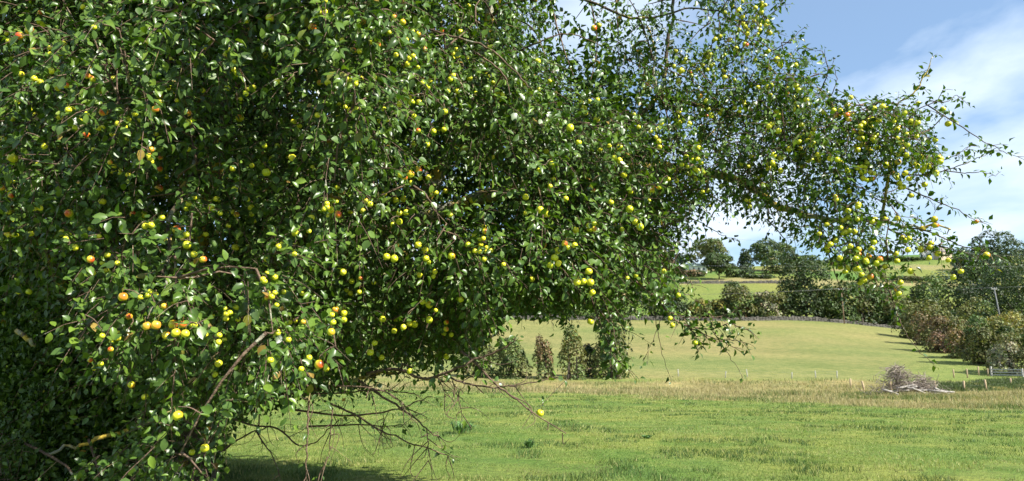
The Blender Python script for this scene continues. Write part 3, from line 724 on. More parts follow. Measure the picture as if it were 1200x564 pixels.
P3 = [(750,125),(840,120),(905,95),(960,75),(985,118),(1030,120),(1062,112),(1092,140),(1098,175),(1092,208),(1060,212),(1050,245),(1092,262),(1140,282),(1150,298),(1070,312),(1052,345),(1030,345),(1000,318),(955,288),(905,258),(850,238),(812,246),(795,285),(755,285)]
P4a = [(632,270),(692,270),(684,345),(662,368),(645,345)]
P4b = [(690,290),(736,290),(740,385),(724,425),(706,385)]
P4c = [(735,268),(802,285),(797,325),(778,362),(752,335)]
P5 = [(520,60),(595,75),(650,98),(735,122),(764,200),(755,268),(715,308),(650,345),(600,348),(545,370),(500,300)]
def front1(px, py):
    d = 3.7 + 1.55 * ((px - 240) / 420.0) ** 2
    dark = sstep(190, 110, px) * sstep(270, 340, py); d = d * (1 - dark) + 7.0 * dark
    low = sstep(380, 470, py) * sstep(260, 330, px); return d + low * .6 + 1.9 * sstep(.35, .75, .7 * vnoise(px, py, 1 / 85., 31) + .3 * vnoise(px, py, 1 / 35., 32)) - .25
def back1(px, py): return np.interp(px, [-300, 300, 760], [12.2, 11.8, 8.0])
MASS = [  # outline, number of clusters, front, back, keep-density fn
 (P1, 1950, front1, back1, lambda x, y: (.04 + .96 * sstep(.36, .56, .65 * vnoise(x, y, 1 / 62., 41) + .35 * vnoise(x, y, 1 / 24., 42))) * np.where((x < -20) | (y < -40) | (y > 590), .22, 1) * (1 - .6 * np.exp(-(((x - 212) / 28) ** 2 + ((y - 62) / 40) ** 2)) - .45 * np.exp(-(((x - 578) / 22) ** 2 + ((y - 210) / 45) ** 2)))),
 (P1, 620, lambda x, y: 7.6 + 0 * x, back1, lambda x, y: np.where((x < -20) | (y < -40) | (y > 590), .25, 1) * (1 - .7 * np.exp(-(((x - 212) / 28) ** 2 + ((y - 62) / 40) ** 2)))),
 (P1, 420, back1, lambda x, y: back1(x, y) + .6, lambda x, y: 1 + 0 * x),  # extra leaf shell at the crown's back, added to keep daylight out
 (PT, 420, lambda x, y: front1(x, y) + .6, back1, lambda x, y: 1 + 0 * x),  # unseen crown top above the frame, extra clusters added to shade the inside
 (P2a, 24, lambda x, y: 6.1 + 0 * x, lambda x, y: 8.3 + 0 * x, lambda x, y: np.where(y < -40, .3, .8)),
 (P2b, 80, lambda x, y: 5.9 + 0 * x, lambda x, y: 8.0 + 0 * x, lambda x, y: (.06 + .94 * sstep(.36, .55, .7 * vnoise(x, y, 1 / 40., 63) + .3 * vnoise(x, y, 1 / 18., 64))) * np.where(y < -40, .3, .95)),
 (P3, 245, lambda x, y: np.interp(x, [750, 900, 1140], [5.8, 5.7, 5.4]), lambda x, y: np.interp(x, [750, 900, 1140], [8.0, 7.5, 6.8]), lambda x, y: (.06 + .94 * sstep(.33, .52, .7 * vnoise(x, y, 1 / 40., 61) + .3 * vnoise(x, y, 1 / 18., 62))) * np.where(x > 1030, .7, 1) * (1 - .8 * np.exp(-(((x - 1060) / 35) ** 2 + ((y - 228) / 28) ** 2)) - .5 * np.exp(-(((x - 800) / 30) ** 2 + ((y - 150) / 18) ** 2)))),
 (P5, 190, lambda x, y: 4.9 + (x - 560) / 200 * .7, lambda x, y: 7.6 + 0 * x, lambda x, y: (.1 + .9 * sstep(.34, .55, vnoise(x, y, 1 / 45., 43))) * (1 - .5 * np.exp(-(((x - 578) / 18) ** 2 + ((y - 210) / 40) ** 2)))),
 (P4a, 26, lambda x, y: 5.3 + 0 * x, lambda x, y: 6.4 + 0 * x, lambda x, y: .9 + 0 * x),
 (P4b, 11, lambda x, y: 5.3 + 0 * x, lambda x, y: 6.2 + 0 * x, lambda x, y: .9 + 0 * x),
 (P4c, 24, lambda x, y: 5.5 + 0 * x, lambda x, y: 6.6 + 0 * x, lambda x, y: .9 + 0 * x),
]
CL = []
for poly, n, fr, bk, keep in MASS:
    poly = np.array(poly, float); lo, hi = poly.min(0), poly.max(0); got = 0
    while got < n:
        x = rng.uniform(lo[0], hi[0], 4000); y = rng.uniform(lo[1], hi[1], 4000)
        k = inpoly(x, y, poly) & (rng.random(4000) < keep(x, y)); x, y = x[k], y[k]
        u = rng.random(len(x)); u = np.where(rng.random(len(x)) < .5, u ** 2.6, u)
        f, bq = fr(x, y), bk(x, y); d = f + (bq - f) * u
        # equal volume rather than equal picture area
        k = rng.random(len(x)) < np.clip((d / 9.0) ** 1.2, .25, 1); P = at(x[k], y[k], d[k])
        P = P[P[:, 2] > .25][:n - got]; CL.append(P); got += len(P)
CL = np.concatenate(CL)

# ---- explicit twigs and branches traced in the photograph: (points, r0, r1, leaves 0..1, leafy from)
TW = [
 ([(445,34,4.9),(482,28,4.75),(520,40,4.65),(570,55,4.6),(605,86,4.6),(624,106,4.6)], .011, .004, 0),
 ([(558,62,4.62),(590,86,4.6),(598,110,4.6)], .007, .003, 0),
 ([(430,438,5.3),(465,433,5.1),(496,444,5.0),(525,436,4.9),(563,419,4.85),(589,409,4.8),(603,398,4.75)], .013, .005, .5),
 ([(540,412,4.95),(554,423,4.9),(583,452,4.8),(612,473,4.7),(659,508,4.6)], .010, .003, 0),
 ([(520,438,4.95),(540,448,4.9),(574,454,4.85),(603,452,4.8),(650,444,4.75)], .008, .003, .3),
 ([(380,470,5.6),(412,484,5.4),(438,500,5.3),(470,515,5.2),(525,534,5.1)], .009, .004, .1),
 ([(420,446,5.4),(444,462,5.3),(473,481,5.2),(499,502,5.1),(516,514,5.1)], .011, .003, .06),
 ([(340,480,5.9),(400,487,5.6),(444,484,5.5),(476,476,5.4),(505,464,5.4)], .009, .004, .06),
 ([(330,462,6.0),(400,461,5.6),(429,458,5.5),(484,460,5.4)], .008, .004, .06),
 ([(512,440,4.95),(518,452,4.95),(523,467,4.95)], .004, .002, 0),
 ([(530,446,4.9),(536,464,4.9),(542,486,4.9)], .004, .002, .1),
 ([(500,503,5.1),(502,520,5.1),(502,540,5.1)], .004, .002, 0),
 ([(449,486,5.5),(450,495,5.5),(448,504,5.5)], .003, .002, 0),
 ([(270,490,7.0),(299,499,6.6),(325,502,6.3),(351,522,6.1),(372,516,6.0),(400,490,5.9)], .010, .004, 0),
 ([(262,528,7.2),(278,516,6.9),(313,499,6.5)], .012, .005, 0),
 ([(363,455,4.7),(361,484,4.7),(360,520,4.7),(359,566,4.7)], .008, .004, .25),
 ([(390,478,4.9),(388,500,4.9),(385,531,4.9),(377,551,4.9)], .005, .002, .05),
 ([(300,505,6.6),(309,520,6.4),(319,534,6.3),(328,556,6.2)], .008, .003, 0),
 ([(390,452,5.1),(440,456,5.0),(470,470,5.0),(490,500,5.0)], .007, .003, .1),
 ([(360,500,6.2),(420,498,6.0),(470,500,5.9)], .009, .003, .05),
 ([(30,520,7.2),(52,531,7.0),(76,546,6.9),(96,572,6.8)], .014, .010, 0),
 ([(104,515,7.2),(112,540,7.1),(119,572,7.0)], .014, .010, 0),
 ([(175,330,4.1),(172,350,4.1),(168,365,4.05),(160,375,4.05)], .006, .003, 1),
 ([(205,300,4.0),(207,360,3.95),(204,430,3.95),(200,500,4.0)], .007, .003, .9),
 ([(225,250,4.0),(222,300,3.95),(228,350,3.9),(218,385,3.9)], .006, .003, .9),
 ([(130,290,4.3),(145,320,4.2),(158,345,4.2)], .006, .003, .8),
 # right bough: tips against the sky
 ([(1032,262,6.2),(1040,215,6.1),(1046,155,6.0),(1050,125,6.0),(1070,110,5.95),(1084,88,5.9),(1093,66,5.9)], .014, .003, .55),
 ([(1052,122,6.0),(1030,120,6.0),(1000,124,6.0),(970,128,6.0)], .007, .003, .35),
 ([(1046,160,6.0),(1075,130,5.9),(1098,118,5.85),(1106,104,5.8)], .006, .002, .5),
 ([(1090,118,5.85),(1108,120,5.8),(1120,112,5.8),(1128,116,5.8)], .004, .002, .7),
 ([(1085,122,5.9),(1110,138,5.8),(1132,152,5.75),(1150,164,5.7),(1168,174,5.7),(1190,184,5.7)], .006, .002, .65),
 ([(1060,205,6.0),(1088,205,5.9),(1107,200,5.85),(1128,193,5.8),(1145,186,5.8),(1165,176,5.8)], .007, .002, .6),
 ([(1107,200,5.85),(1130,203,5.8),(1150,202,5.8),(1168,206,5.8)], .005, .002, .5),
 ([(1040,212,6.1),(1065,222,6.0),(1090,233,5.9),(1115,243,5.85),(1135,254,5.8),(1152,262,5.8)], .007, .002, .6),
 ([(1060,266,6.1),(1090,272,6.0),(1120,286,5.9),(1150,294,5.85),(1166,300,5.8)], .007, .002, .8),
 ([(1040,268,6.1),(1075,285,6.0),(1105,300,5.9),(1128,304,5.85)], .007, .002, .8),
 ([(1022,300,6.1),(1038,330,6.0),(1046,352,6.0),(1054,375,5.95),(1066,398,5.9),(1087,422,5.9)], .006, .002, .3),
 ([(1010,290,6.1),(1020,320,6.0),(1034,345,6.0),(1048,360,6.0)], .006, .003, 1),
 ([(960,265,6.4),(972,300,6.3),(980,325,6.3),(988,346,6.3)], .007, .003, .12),
 ([(970,120,6.3),(980,96,6.2),(975,72,6.2)], .005, .002, .5),
 ([(960,110,6.3),(970,84,6.2),(964,62,6.2),(952,58,6.2)], .006, .002, .9),
 ([(905,60,6.4),(925,48,6.3),(940,34,6.3)], .005, .002, .9),
 ([(900,20,6.4),(915,5,6.4),(922,-12,6.4)], .005, .002, .9),
 # middle drooping sprays
 ([(745,330,5.7),(770,350,5.7),(792,376,5.6),(830,386,5.6),(856,380,5.55),(880,388,5.5)], .009, .003, 1),
 ([(800,380,5.6),(825,392,5.6),(845,400,5.6),(862,408,5.6)], .005, .002, .9),
 ([(765,355,5.7),(772,395,5.7),(782,435,5.7)], .004, .0015, .08),
 ([(775,372,5.7),(765,400,5.7),(757,413,5.7)], .003, .0015, .3),
 ([(835,388,5.6),(850,410,5.6),(866,434,5.6)], .004, .0015, .06),
 ([(690,340,5.5),(700,370,5.5),(712,400,5.4),(722,420,5.4),(736,434,5.4)], .006, .002, .9),
 ([(702,300,5.6),(712,330,5.6),(700,350,5.6),(692,362,5.6)], .006, .003, .2),
 ([(640,330,5.5),(655,352,5.5),(660,368,5.5)], .005, .002, .9),
 ([(790,255,6.6),(815,258,6.5),(840,272,6.4),(858,280,6.4)], .006, .002, .6),
 ([(780,240,6.6),(800,262,6.5),(808,282,6.5)], .006, .002, .7),
 ([(900,258,6.5),(918,278,6.4),(926,292,6.4)], .006, .002, .4),
 ([(780,365,5.7),(800,372,5.65),(815,395,5.6),(822,408,5.6)], .005, .002, 1),
 ([(800,372,5.6),(840,372,5.55),(860,366,5.55)], .005, .002, 1),
 ([(815,384,5.6),(835,400,5.55),(852,398,5.55),(872,402,5.5)], .005, .002, 1),
 ([(760,345,5.7),(785,352,5.65),(800,345,5.6),(815,352,5.6)], .005, .002, .9),
 ([(775,300,5.8),(800,318,5.7),(812,335,5.7)], .005, .002, .9),
 ([(700,360,5.5),(716,385,5.45),(712,410,5.4),(716,428,5.4)], .005, .002, 1),
 ([(1100,190,5.85),(1120,182,5.8),(1140,170,5.8)], .004, .002, .8),
 ([(1060,285,6.0),(1100,288,5.9),(1140,300,5.85),(1158,310,5.8)], .005, .002, .9),
 # bare dark wood against the sky
 ([(772,112,7.4),(766,85,7.3),(768,60,7.3),(758,30,7.2)], .02, .006, .15),
 ([(722,-10,7.0),(724,40,7.0),(726,100,7.0)], .008, .004, .3),
 ([(640,-20,7.2),(655,40,7.1),(672,90,7.0)], .012, .005, .3),
 ([(590,70,7.0),(630,50,6.9),(670,40,6.9),(720,60,6.9)], .010, .004, .25),
 ([(690,-10,7.2),(700,50,7.1),(690,100,7.0)], .009, .004, .3),
 ([(600,20,7.2),(625,35,7.1),(640,70,7.0)], .012, .005, .3),
 ([(840,112,7.0),(870,95,6.9),(905,110,6.8)], .008, .003, .3),
 ([(740,190,6.6),(770,205,6.4),(800,230,6.3)], .012, .006, .2),
 ([(790,200,6.7),(820,170,6.5),(840,150,6.5)], .013, .006, .2),
 ([(700,150,6.0),(712,180,6.0),(720,195,6.0)], .010, .006, .2),
 ([(770,170,6.8),(800,178,6.6),(812,195,6.6)], .012, .006, .15),
 ([(840,185,6.5),(850,165,6.5),(845,200,6.6)], .010, .005, .15),
 ([(380,170,4.7),(393,182,4.7),(395,196,4.7)], .010, .006, .2),
 ([(480,215,4.6),(498,228,4.6),(512,250,4.6)], .008, .003, .2),
 ([(20,388,6.0),(30,395,5.9),(40,405,5.9)], .022, .016, 0),
]
SHOOT = []     # (p0, dir, length, nleaf, size)
b_exp = []
def path_len(P): return np.concatenate([[0], np.cumsum(np.linalg.norm(np.diff(P, axis=0), axis=1))])
LEAVES_P, LEAVES_T = [], []
for pts, r0, r1, lf in TW:
    P = spline(L3(pts), 6); P = P + rng.normal(0, .006, P.shape) * np.linspace(0, 1, len(P))[:, None]
    v, t = tube(P, np.linspace(r0, r1, len(P)), 5); b = MB(); b.add(v, t)
    b.build('branch', M_lichen if r0 >= .02 or (r0 >= .010 and pts[0][0] > 690) else M_twig, tree, loc=BASE); SK_P.append(P[:len(P) // 2 + 1])
    if lf > 0:
        s = path_len(P); L = s[-1]; T = norm(np.gradient(P, axis=0))
        for q in np.arange(L * .12, L, .024 / lf * rng.uniform(.9, 1.1)):
            p = np.array([np.interp(q, s, P[:, k]) for k in range(3)]); tg = np.array([np.interp(q, s, T[:, k]) for k in range(3)])
            if rng.random() < .45 * lf: SHOOT.append((p, norm(tg * .4 + rand_dirs(1)[0] * .7), rng.uniform(.05, .14), rng.integers(3, 6), 1.0))
            else: LEAVES_P.append(p); LEAVES_T.append(tg)
        SHOOT.append((P[-1], T[-1], .07, 3, .9))

# ---- grow side branches from the limbs to every cluster
SKP = np.concatenate(SK_P); net = []
order = np.argsort(np.min(np.linalg.norm(CL[:, None] - SKP[None, ::3], axis=2), axis=1))
cap_ = np.zeros((60000, 3)); cap_[:len(SKP)] = SKP; ns = len(SKP)
DIRS = np.zeros((len(CL), 3))
for ci in order:
    c = CL[ci]; d2 = ((cap_[:ns] - c) ** 2).sum(1); j = int(np.argmin(d2)); a = cap_[j]; L = math.sqrt(d2[j])
    if L < .05: DIRS[ci] = rand_dirs(1)[0]; continue
    n = max(3, int(L / .14) + 1); tt = np.linspace(0, 1, n)[:, None]
    m_ = (a + c) / 2 + rand_dirs(1)[0] * L * .16 + np.array([0, 0, L * .08])
    P = (1 - tt) ** 2 * a + 2 * tt * (1 - tt) * m_ + tt ** 2 * c
    cap_[ns:ns + n - 1] = P[1:]; ns += n - 1
    r = .0045 + .009 * min(L, 1.5); net.append((P, np.linspace(r, .0035, n))); DIRS[ci] = norm(P[-1] - P[-2])
b = MB()
for k_, (pts, r0, r1, lf) in enumerate(TW):          # fine bare twigs on the low boughs and on the lichened wood
    low = all(p[1] > 395 for p in pts) and 260 < pts[0][0] < 620
    lich = 690 < pts[0][0] < 860 and 90 < pts[0][1] < 235 and r0 >= .008
    if not (low or lich): continue
    P = spline(L3(pts), 6)
    for _ in range(int(7 if low else 6)):
        p = P[rng.integers(2, len(P))]; tg = norm(P[-1] - P[0]); d_ = norm(tg * .7 + rand_dirs(1)[0] * .8 + np.array([0, -.1, -.25])); L = rng.uniform(.08, .30)
        m_ = p + d_ * L * .5 + rng.normal(0, .03, 3); q = p + d_ * L + rng.normal(0, .03, 3)
        net.append((spline([p, m_, q], 4), np.linspace(.0035, .0012, 9)))
for P, r in net:
    v, t = tube(P, r, 4, False); b.add(v, t)
tag(b.build('side_branches', M_twig, tree, loc=BASE), kind='stuff')

# ---- shoots round every cluster
cpx, cpy, cdp = project(CL)
CENT = at(260, 220, 8.2)
for ci, c in enumerate(CL):
    right = cpx[ci] > 740; back_ = cdp[ci] > 7.6 and not right
    nsh = rng.integers(11, 17) if not right else rng.integers(6, 10)
    spread = (.14 if not right else .10) if not back_ else .26
    for _ in range(nsh):
        off = rng.normal(0, spread, 3); off[2] -= .04
        out = norm(c - CENT) * .5 + norm(off) * .9 + DIRS[ci] * .3; out[2] += rng.uniform(-.7, .25)
        SHOOT.append((c + off, norm(out), rng.uniform(.10, .30), int(rng.integers(6, 12)), (1.9 if cpy[ci] < -40 or cdp[ci] > back1(cpx[ci], 0) - .4 else 1.35) if back_ or cpy[ci] < -40 else 1.0))
S0 = np.array([s[0] for s in SHOOT]); SD = np.array([s[1] for s in SHOOT]); SL = np.array([s[2] for s in SHOOT]); SN = np.array([s[3] for s in SHOOT]); SZ = np.array([s[4] for s in SHOOT])
# keep the outline: drop shoots that stray out of the masses, and those before the eye or in the ground
spx, spy, sdp = project(S0 + SD * SL[:, None] * .6)
inside = np.zeros(len(S0), bool)
for poly, *_ in MASS: inside |= inpoly(spx + rng.normal(0, 9, len(S0)), spy + rng.normal(0, 9, len(S0)), poly)
traced = SN <= 5
ok = (inside | traced) & (sdp > 3.3) & (S0[:, 2] > .15)
spx_, spy_ = spx[ok], spy[ok]
S0, SD, SL, SN, SZ, sdp, traced = S0[ok], SD[ok], SL[ok], SN[ok], SZ[ok], sdp[ok], traced[ok]
side = norm(np.cross(SD, rand_dirs(len(SD))))
# twig of every nearer shoot
def shoot_pt(i, s):  # i index array, s 0..1
    return S0[i] + SD[i] * (SL[i] * s)[:, None] + np.array([0, 0, -1.0]) * (SL[i] * .28 * s ** 2)[:, None]
idx = np.where((sdp < 7.0) & (spx_ > -60) & (spy_ > -60))[0]; n = len(idx); rings = []
for s_, r_ in ((0, .0028), (.5, .0022), (1, .0012)):
    p = shoot_pt(idx, np.full(n, s_)); a = side[idx]; bb = np.cross(SD[idx], a)
    rings.append(np.stack([p + r_ * (math.cos(q) * a + math.sin(q) * bb) for q in (0, 2.094, 4.189)], 1))
V = np.stack(rings, 1).reshape(-1, 3); tri = []
for r_ in (0, 1):
    for k in range(3):
        k2 = (k + 1) % 3; tri += [(r_ * 3 + k, r_ * 3 + k2, r_ * 3 + 3 + k2), (r_ * 3 + k, r_ * 3 + 3 + k2, r_ * 3 + 3 + k)]
T_ = (np.arange(n)[:, None, None] * 9 + np.array(tri)[None]).reshape(-1, 3)
b = MB(); b.add(V, T_); tag(b.build('twigs', M_twig, tree, loc=BASE), kind='stuff')

# ---- leaves
li = np.repeat(np.arange(len(S0)), SN); first = np.cumsum(SN) - SN
k = np.arange(len(li)) - np.repeat(first, SN); sfrac = (k + .6 + rng.uniform(-.3, .3, len(li))) / SN[li]; sfrac = np.clip(sfrac, .02, 1)
azim = k * 2.4 + rng.uniform(0, 6.28, len(S0))[li]
radial = side[li] * np.cos(azim)[:, None] + np.cross(SD[li], side[li]) * np.sin(azim)[:, None]
LP = shoot_pt(li, sfrac)
ax = norm(SD[li] * .45 + radial * .85 + np.array([0, 0, -.30]) + rng.normal(0, .22, (len(li), 3)))
deep = sdp[li]
size = rng.uniform(.030, .070, len(li)) * SZ[li] * np.interp(sfrac, [0, .7, 1], [1, 1, .7])
if LEAVES_P:
    lp = np.array(LEAVES_P); lt = np.array(LEAVES_T); m_ = len(lp)
    LP = np.concatenate([LP, lp]); ax = np.concatenate([ax, norm(lt * .5 + rand_dirs(m_) * .8 + np.array([0, 0, -.15]))])
    size = np.concatenate([size, rng.uniform(.038, .06, m_)]); deep = np.concatenate([deep, project(lp)[2]])
# ---- apples: pixel x, y, diameter in pixels; negative diameter = strong red blush
AP = '''34 35 -11,23 42 -11,47 15 -6,15 185 12,25 87 7,60 83 8,40 92 8,47 96 8,68 103 8,77 100 -8,70 137 8,80 129 8,88 150 6,121 131 -11,101 158 -9,110 175 6,138 145 7,146 149 7,158 133 8,164 141 7,150 140 7,187 112 -8,188 120 8,182 128 -9,220 132 -9,221 143 8,238 106 6,281 138 -10,183 157 6,221 175 6,187 198 -8,186 221 -10,195 207 6,254 234 9,247 243 8,258 250 6,275 222 8,293 218 7,290 234 6,294 243 8,295 194 6,120 236 9,81 250 -10,47 244 7,40 245 6,36 274 7,156 251 -8,168 252 8,170 265 8,177 264 8,207 269 -10,219 275 9,106 268 6,116 277 6,190 255 8,3 163 8,69 172 6,20 120 6,35 128 6,200 69 5,289 24 7,250 8 5,240 56 6,172 50 5,97 8 5,110 32 6,150 205 6,133 190 6,
316 21 -10,366 32 -11,374 14 7,381 14 7,320 6 6,392 19 6,306 60 6,311 65 8,311 80 7,325 95 8,414 59 -8,421 60 7,401 47 5,375 97 -8,384 97 8,397 108 -10,406 92 6,417 95 6,439 91 5,411 130 9,419 128 8,416 136 7,397 121 6,405 138 6,372 126 7,372 135 7,344 143 8,351 147 7,423 165 9,430 163 6,343 185 9,312 202 10,308 190 7,319 186 8,310 171 7,395 220 7,388 246 8,396 251 -9,365 255 8,346 273 9,362 271 6,380 245 6,462 20 -6,472 26 -8,483 37 7,490 40 -8,456 38 6,465 73 6,472 75 6,489 80 -5,503 95 8,501 102 7,495 97 6,482 120 9,491 120 8,468 122 7,485 136 6,490 153 -5,521 131 8,525 107 6,536 107 7,547 68 5,571 89 8,588 118 6,589 111 6,576 185 8,508 154 7,514 151 7,520 152 7,534 173 6,540 172 6,490 199 -9,481 204 -9,482 214 6,474 208 -8,469 205 7,492 209 7,502 208 7,450 227 7,464 235 8,473 233 8,476 249 8,468 250 8,468 260 8,460 263 6,505 224 6,511 226 6,522 224 7,554 235 8,528 252 6,549 7 6,550 22 5,535 58 7,461 8 6,
696 33 -8,702 30 7,630 72 8,631 105 7,615 98 6,644 95 6,681 119 6,691 119 7,700 117 6,684 126 8,686 133 6,699 140 8,668 150 10,678 167 8,703 175 6,714 171 6,720 185 7,726 188 8,725 172 6,731 205 8,739 225 6,716 237 7,738 245 9,744 260 8,750 266 9,616 231 8,633 246 9,641 251 9,663 233 7,675 270 8,616 250 6,729 269 6,808 145 7,818 174 8,772 166 7,748 149 6,743 134 5,789 199 6,783 210 6,793 212 6,795 95 7,798 83 8,790 78 6,803 70 6,792 60 6,848 83 7,849 91 7,861 94 5,838 46 6,844 43 6,855 47 6,849 15 6,876 40 6,862 60 6,885 70 6,890 30 6,900 60 6,880 100 6,870 20 6,
910 70 8,914 76 7,902 80 6,903 87 6,933 101 7,936 106 7,945 117 7,948 122 6,992 135 -8,999 135 6,1024 127 7,1034 125 8,1040 128 7,1022 140 7,1030 141 7,1020 149 7,1009 155 7,1025 165 7,1010 170 8,1017 174 7,1006 162 7,1021 178 7,1028 173 7,1068 143 8,1075 144 8,1076 121 6,1105 128 7,1111 145 8,1096 164 7,1081 184 7,1090 187 7,1088 195 8,1075 195 7,1070 190 7,1083 197 7,1062 182 7,1052 190 -8,1053 181 6,1061 203 7,973 186 8,981 187 7,985 191 7,993 200 7,940 195 -6,905 191 7,947 165 7,995 224 7,1095 257 -8,1096 264 -8,1081 268 -8,1051 256 7,1144 260 -6,994 255 7,915 200 7,960 274 6,
106 304 -9,88 290 8,144 348 -11,126 299 7,109 320 7,172 382 -10,183 381 -11,203 380 -11,214 380 -10,206 390 -11,195 393 -10,217 391 10,151 371 -8,238 304 -9,227 298 8,219 287 10,257 393 7,256 401 7,263 398 6,256 426 9,252 439 7,208 487 -12,154 451 -8,170 465 8,240 525 10,225 530 7,244 502 -6,276 290 9,
312 304 6,310 330 7,313 320 6,317 422 8,354 344 6,402 319 8,393 363 -9,403 367 8,403 375 8,389 369 7,390 378 8,388 389 -9,374 427 -11,453 301 9,462 303 9,490 287 9,498 293 8,499 303 8,529 300 -9,540 351 7,503 357 -9,503 375 8,480 379 8,486 380 8,448 374 8,439 402 7,434 413 8,447 419 7,480 435 7,438 331 6,590 310 6,523 418 7,
623 327 7,650 302 9,653 294 8,645 311 8,654 309 8,690 318 9,683 330 9,676 331 9,692 331 9,694 343 8,692 377 8,633 484 9,745 323 6,750 332 6,778 318 6,795 346 6,785 373 6,788 381 6,735 326 5,815 402 6,
1020 324 -8,1013 328 7,1008 331 7,1006 315 7,1015 307 7,1024 284 7,1037 312 7,1051 306 7,1055 331 7,1053 344 7,1090 290 8,1099 297 8,1091 285 7,1117 325 7,1126 318 7,1156 299 -8,1067 318 7,1111 305 6,1050 297 6'''
A = np.array([[float(z) for z in q.split()] for q in AP.replace('\n', '').split(',')])
listed = len(A)
def extra(n, x0, x1, y0, y1, s0, s1, poly):      # further fruit in small clusters
    out = []
    while len(out) < n:
        cx, cy = rng.uniform(x0, x1), rng.uniform(y0, y1)
        if not inpoly(np.array([cx]), np.array([cy]), poly)[0]: continue
        for _ in range(rng.integers(2, 6)): out.append((cx + rng.normal(0, 7), cy + rng.normal(0, 7), rng.uniform(s0, s1) * (-1 if rng.random() < .12 else 1)))
    return out[:n]
X = extra(110, 900, 1110, 110, 310, 6.0, 7.5, P3) + extra(25, 960, 1140, 255, 320, 6.2, 7.5, P3) + extra(75, 790, 930, 0, 130, 4.8, 6.2, P2b) + extra(45, 760, 900, 130, 250, 5, 6.5, P3) + extra(240, 0, 570, 0, 430, 5.2, 7.5, P1) + extra(30, 560, 750, 100, 300, 5.5, 7.5, P1)
A = np.concatenate([A, np.array(X)])
lpx, lpy, ldp = project(LP + ax * size[:, None] * .5)
AP_, ADI = np.zeros((len(A), 3)), np.zeros(len(A))
for i in range(len(A)):          # fruit hangs on the outside of the foliage
    px, py, dpx = A[i, 0], A[i, 1], abs(A[i, 2])
    near_l = np.sort(ldp[(np.abs(lpx - px) < dpx * .6 + 1) & (np.abs(lpy - py) < dpx * .6 + 1)])
    lo = float(front1(np.array([px]), np.array([py]))[0]) + .3 if px < 740 and py < 470 else (5.3 if px < 800 else 5.9)
    kth = 0
    d = near_l[min(kth, len(near_l) - 1)] - .04 if len(near_l) > 2 else lo
    d = float(min(d, F * .056 / dpx)) if i < listed else min(d, 8.0)
    AP_[i] = at(px, py, d); ADI[i] = float(np.clip(dpx * d / F, .027, .056))
# a short spur from each apple to the nearest wood, with a rosette of leaves
WOOD = np.concatenate([cap_[:ns], S0, shoot_pt(np.arange(len(S0)), np.full(len(S0), .6))])
b = MB(); rp, ra = [], []
for i in range(len(A)):
    st = AP_[i] + np.array([0, 0, ADI[i] * .8]); j = int(np.argmin(((WOOD - st) ** 2).sum(1))); w_ = WOOD[j]; L = np.linalg.norm(w_ - st)
    if L > .02:
        m_ = (st + w_) / 2 + np.array([0, 0, .12 * L]); v, t = tube(spline([st, m_, w_], 3), np.linspace(.0022, .004, 7), 3, False); b.add(v, t)
    away = norm(w_ - st) * .5 + norm(AP_[i] - CAM) * .7
    for _ in range(rng.integers(3, 6)):
        q = norm(rand_dirs(1)[0] * .9 + away + np.array([0, 0, .15])); rp.append(st + q * .012); ra.append(q)
tag(b.build('fruit_spurs', M_twig, tree, loc=BASE), kind='stuff')
m_ = len(rp); LP = np.concatenate([LP, np.array(rp)]); ax = np.concatenate([ax, np.array(ra)])
size = np.concatenate([size, rng.uniform(.035, .055, m_)]); deep = np.concatenate([deep, project(np.array(rp))[2]])
petiole = .018
LP = LP + ax * petiole * rng.uniform(.6, 1.5, len(LP))[:, None]
outw = norm(LP - CENT)
nn = UP * .75 + outw * .55 + TOSUN * .45 + rng.normal(0, .42, LP.shape)
nn = norm(nn - ax * (nn * ax).sum(1, keepdims=True)); bn = np.cross(nn, ax)
rnd = np.clip(rng.beta(2.2, 2.6, len(LP)) + (rng.random(len(LP)) < .012) * .5, 0, 1); rnd = np.where((rnd > .93) & (rng.random(len(LP)) < .5), .8, rnd)
# shape: length along x, width along y, z up; folded on the midrib, drooping tip
def leaf_tpl(wid, fold, droop):
    rows = [(0, 0), (.22, .78), (.55, 1.0), (.82, .55), (1, 0)]
    v = []; 
    for u, w in rows:
        z = -droop * u * u
        if w == 0: v.append((u, 0, z))
        else: v += [(u, -wid * w, z + fold * w), (u, 0, z), (u, wid * w, z + fold * w)]
    t = [(0, 1, 2), (0, 2, 3)]
    for r in (1, 4): t += [(r, r + 3, r + 4), (r, r + 4, r + 1), (r + 1, r + 4, r + 5), (r + 1, r + 5, r + 2)]
    t += [(7, 10, 8), (8, 10, 9)]
    return np.array(v, float), np.array(t)[:, ::-1]
TPL = [leaf_tpl(.31, .10, .16), leaf_tpl(.27, .15, .26), leaf_tpl(.34, .05, .08), leaf_tpl(.29, .18, .38)]
BTV = np.array([(0, 0, 0), (.5, -.34, .08), (1, 0, -.2), (.5, .34, .08)]); BTT = np.array([(0, 2, 1), (0, 3, 2)])
lpx, lpy, ldp = project(LP + ax * size[:, None] * .5)
frame = (lpx > -60) & (lpx < 1260) & (lpy > -60) & (lpy < 620)
hi_ = frame & (deep < 7.6); md_ = hi_ & (deep > 5.4) & (np.arange(len(LP)) < len(li)); hi_ = hi_ & ~md_
WV = rng.uniform(.72, 1.25, len(LP)); CV = rng.uniform(.4, 2.0, len(LP))
def emit(b, ids, V, T):
    n = len(ids)
    if not n: return
    s = size[ids][:, None, None]
    P = LP[ids][:, None] + s * (V[None, :, :1] * ax[ids][:, None] + V[None, :, 1:2] * (bn[ids] * WV[ids][:, None])[:, None] + V[None, :, 2:] * (nn[ids] * CV[ids][:, None])[:, None])
    b.add(P.reshape(-1, 3), (np.arange(n)[:, None, None] * len(V) + T[None]).reshape(-1, 3), rnd=np.repeat(rnd[ids], len(V)))
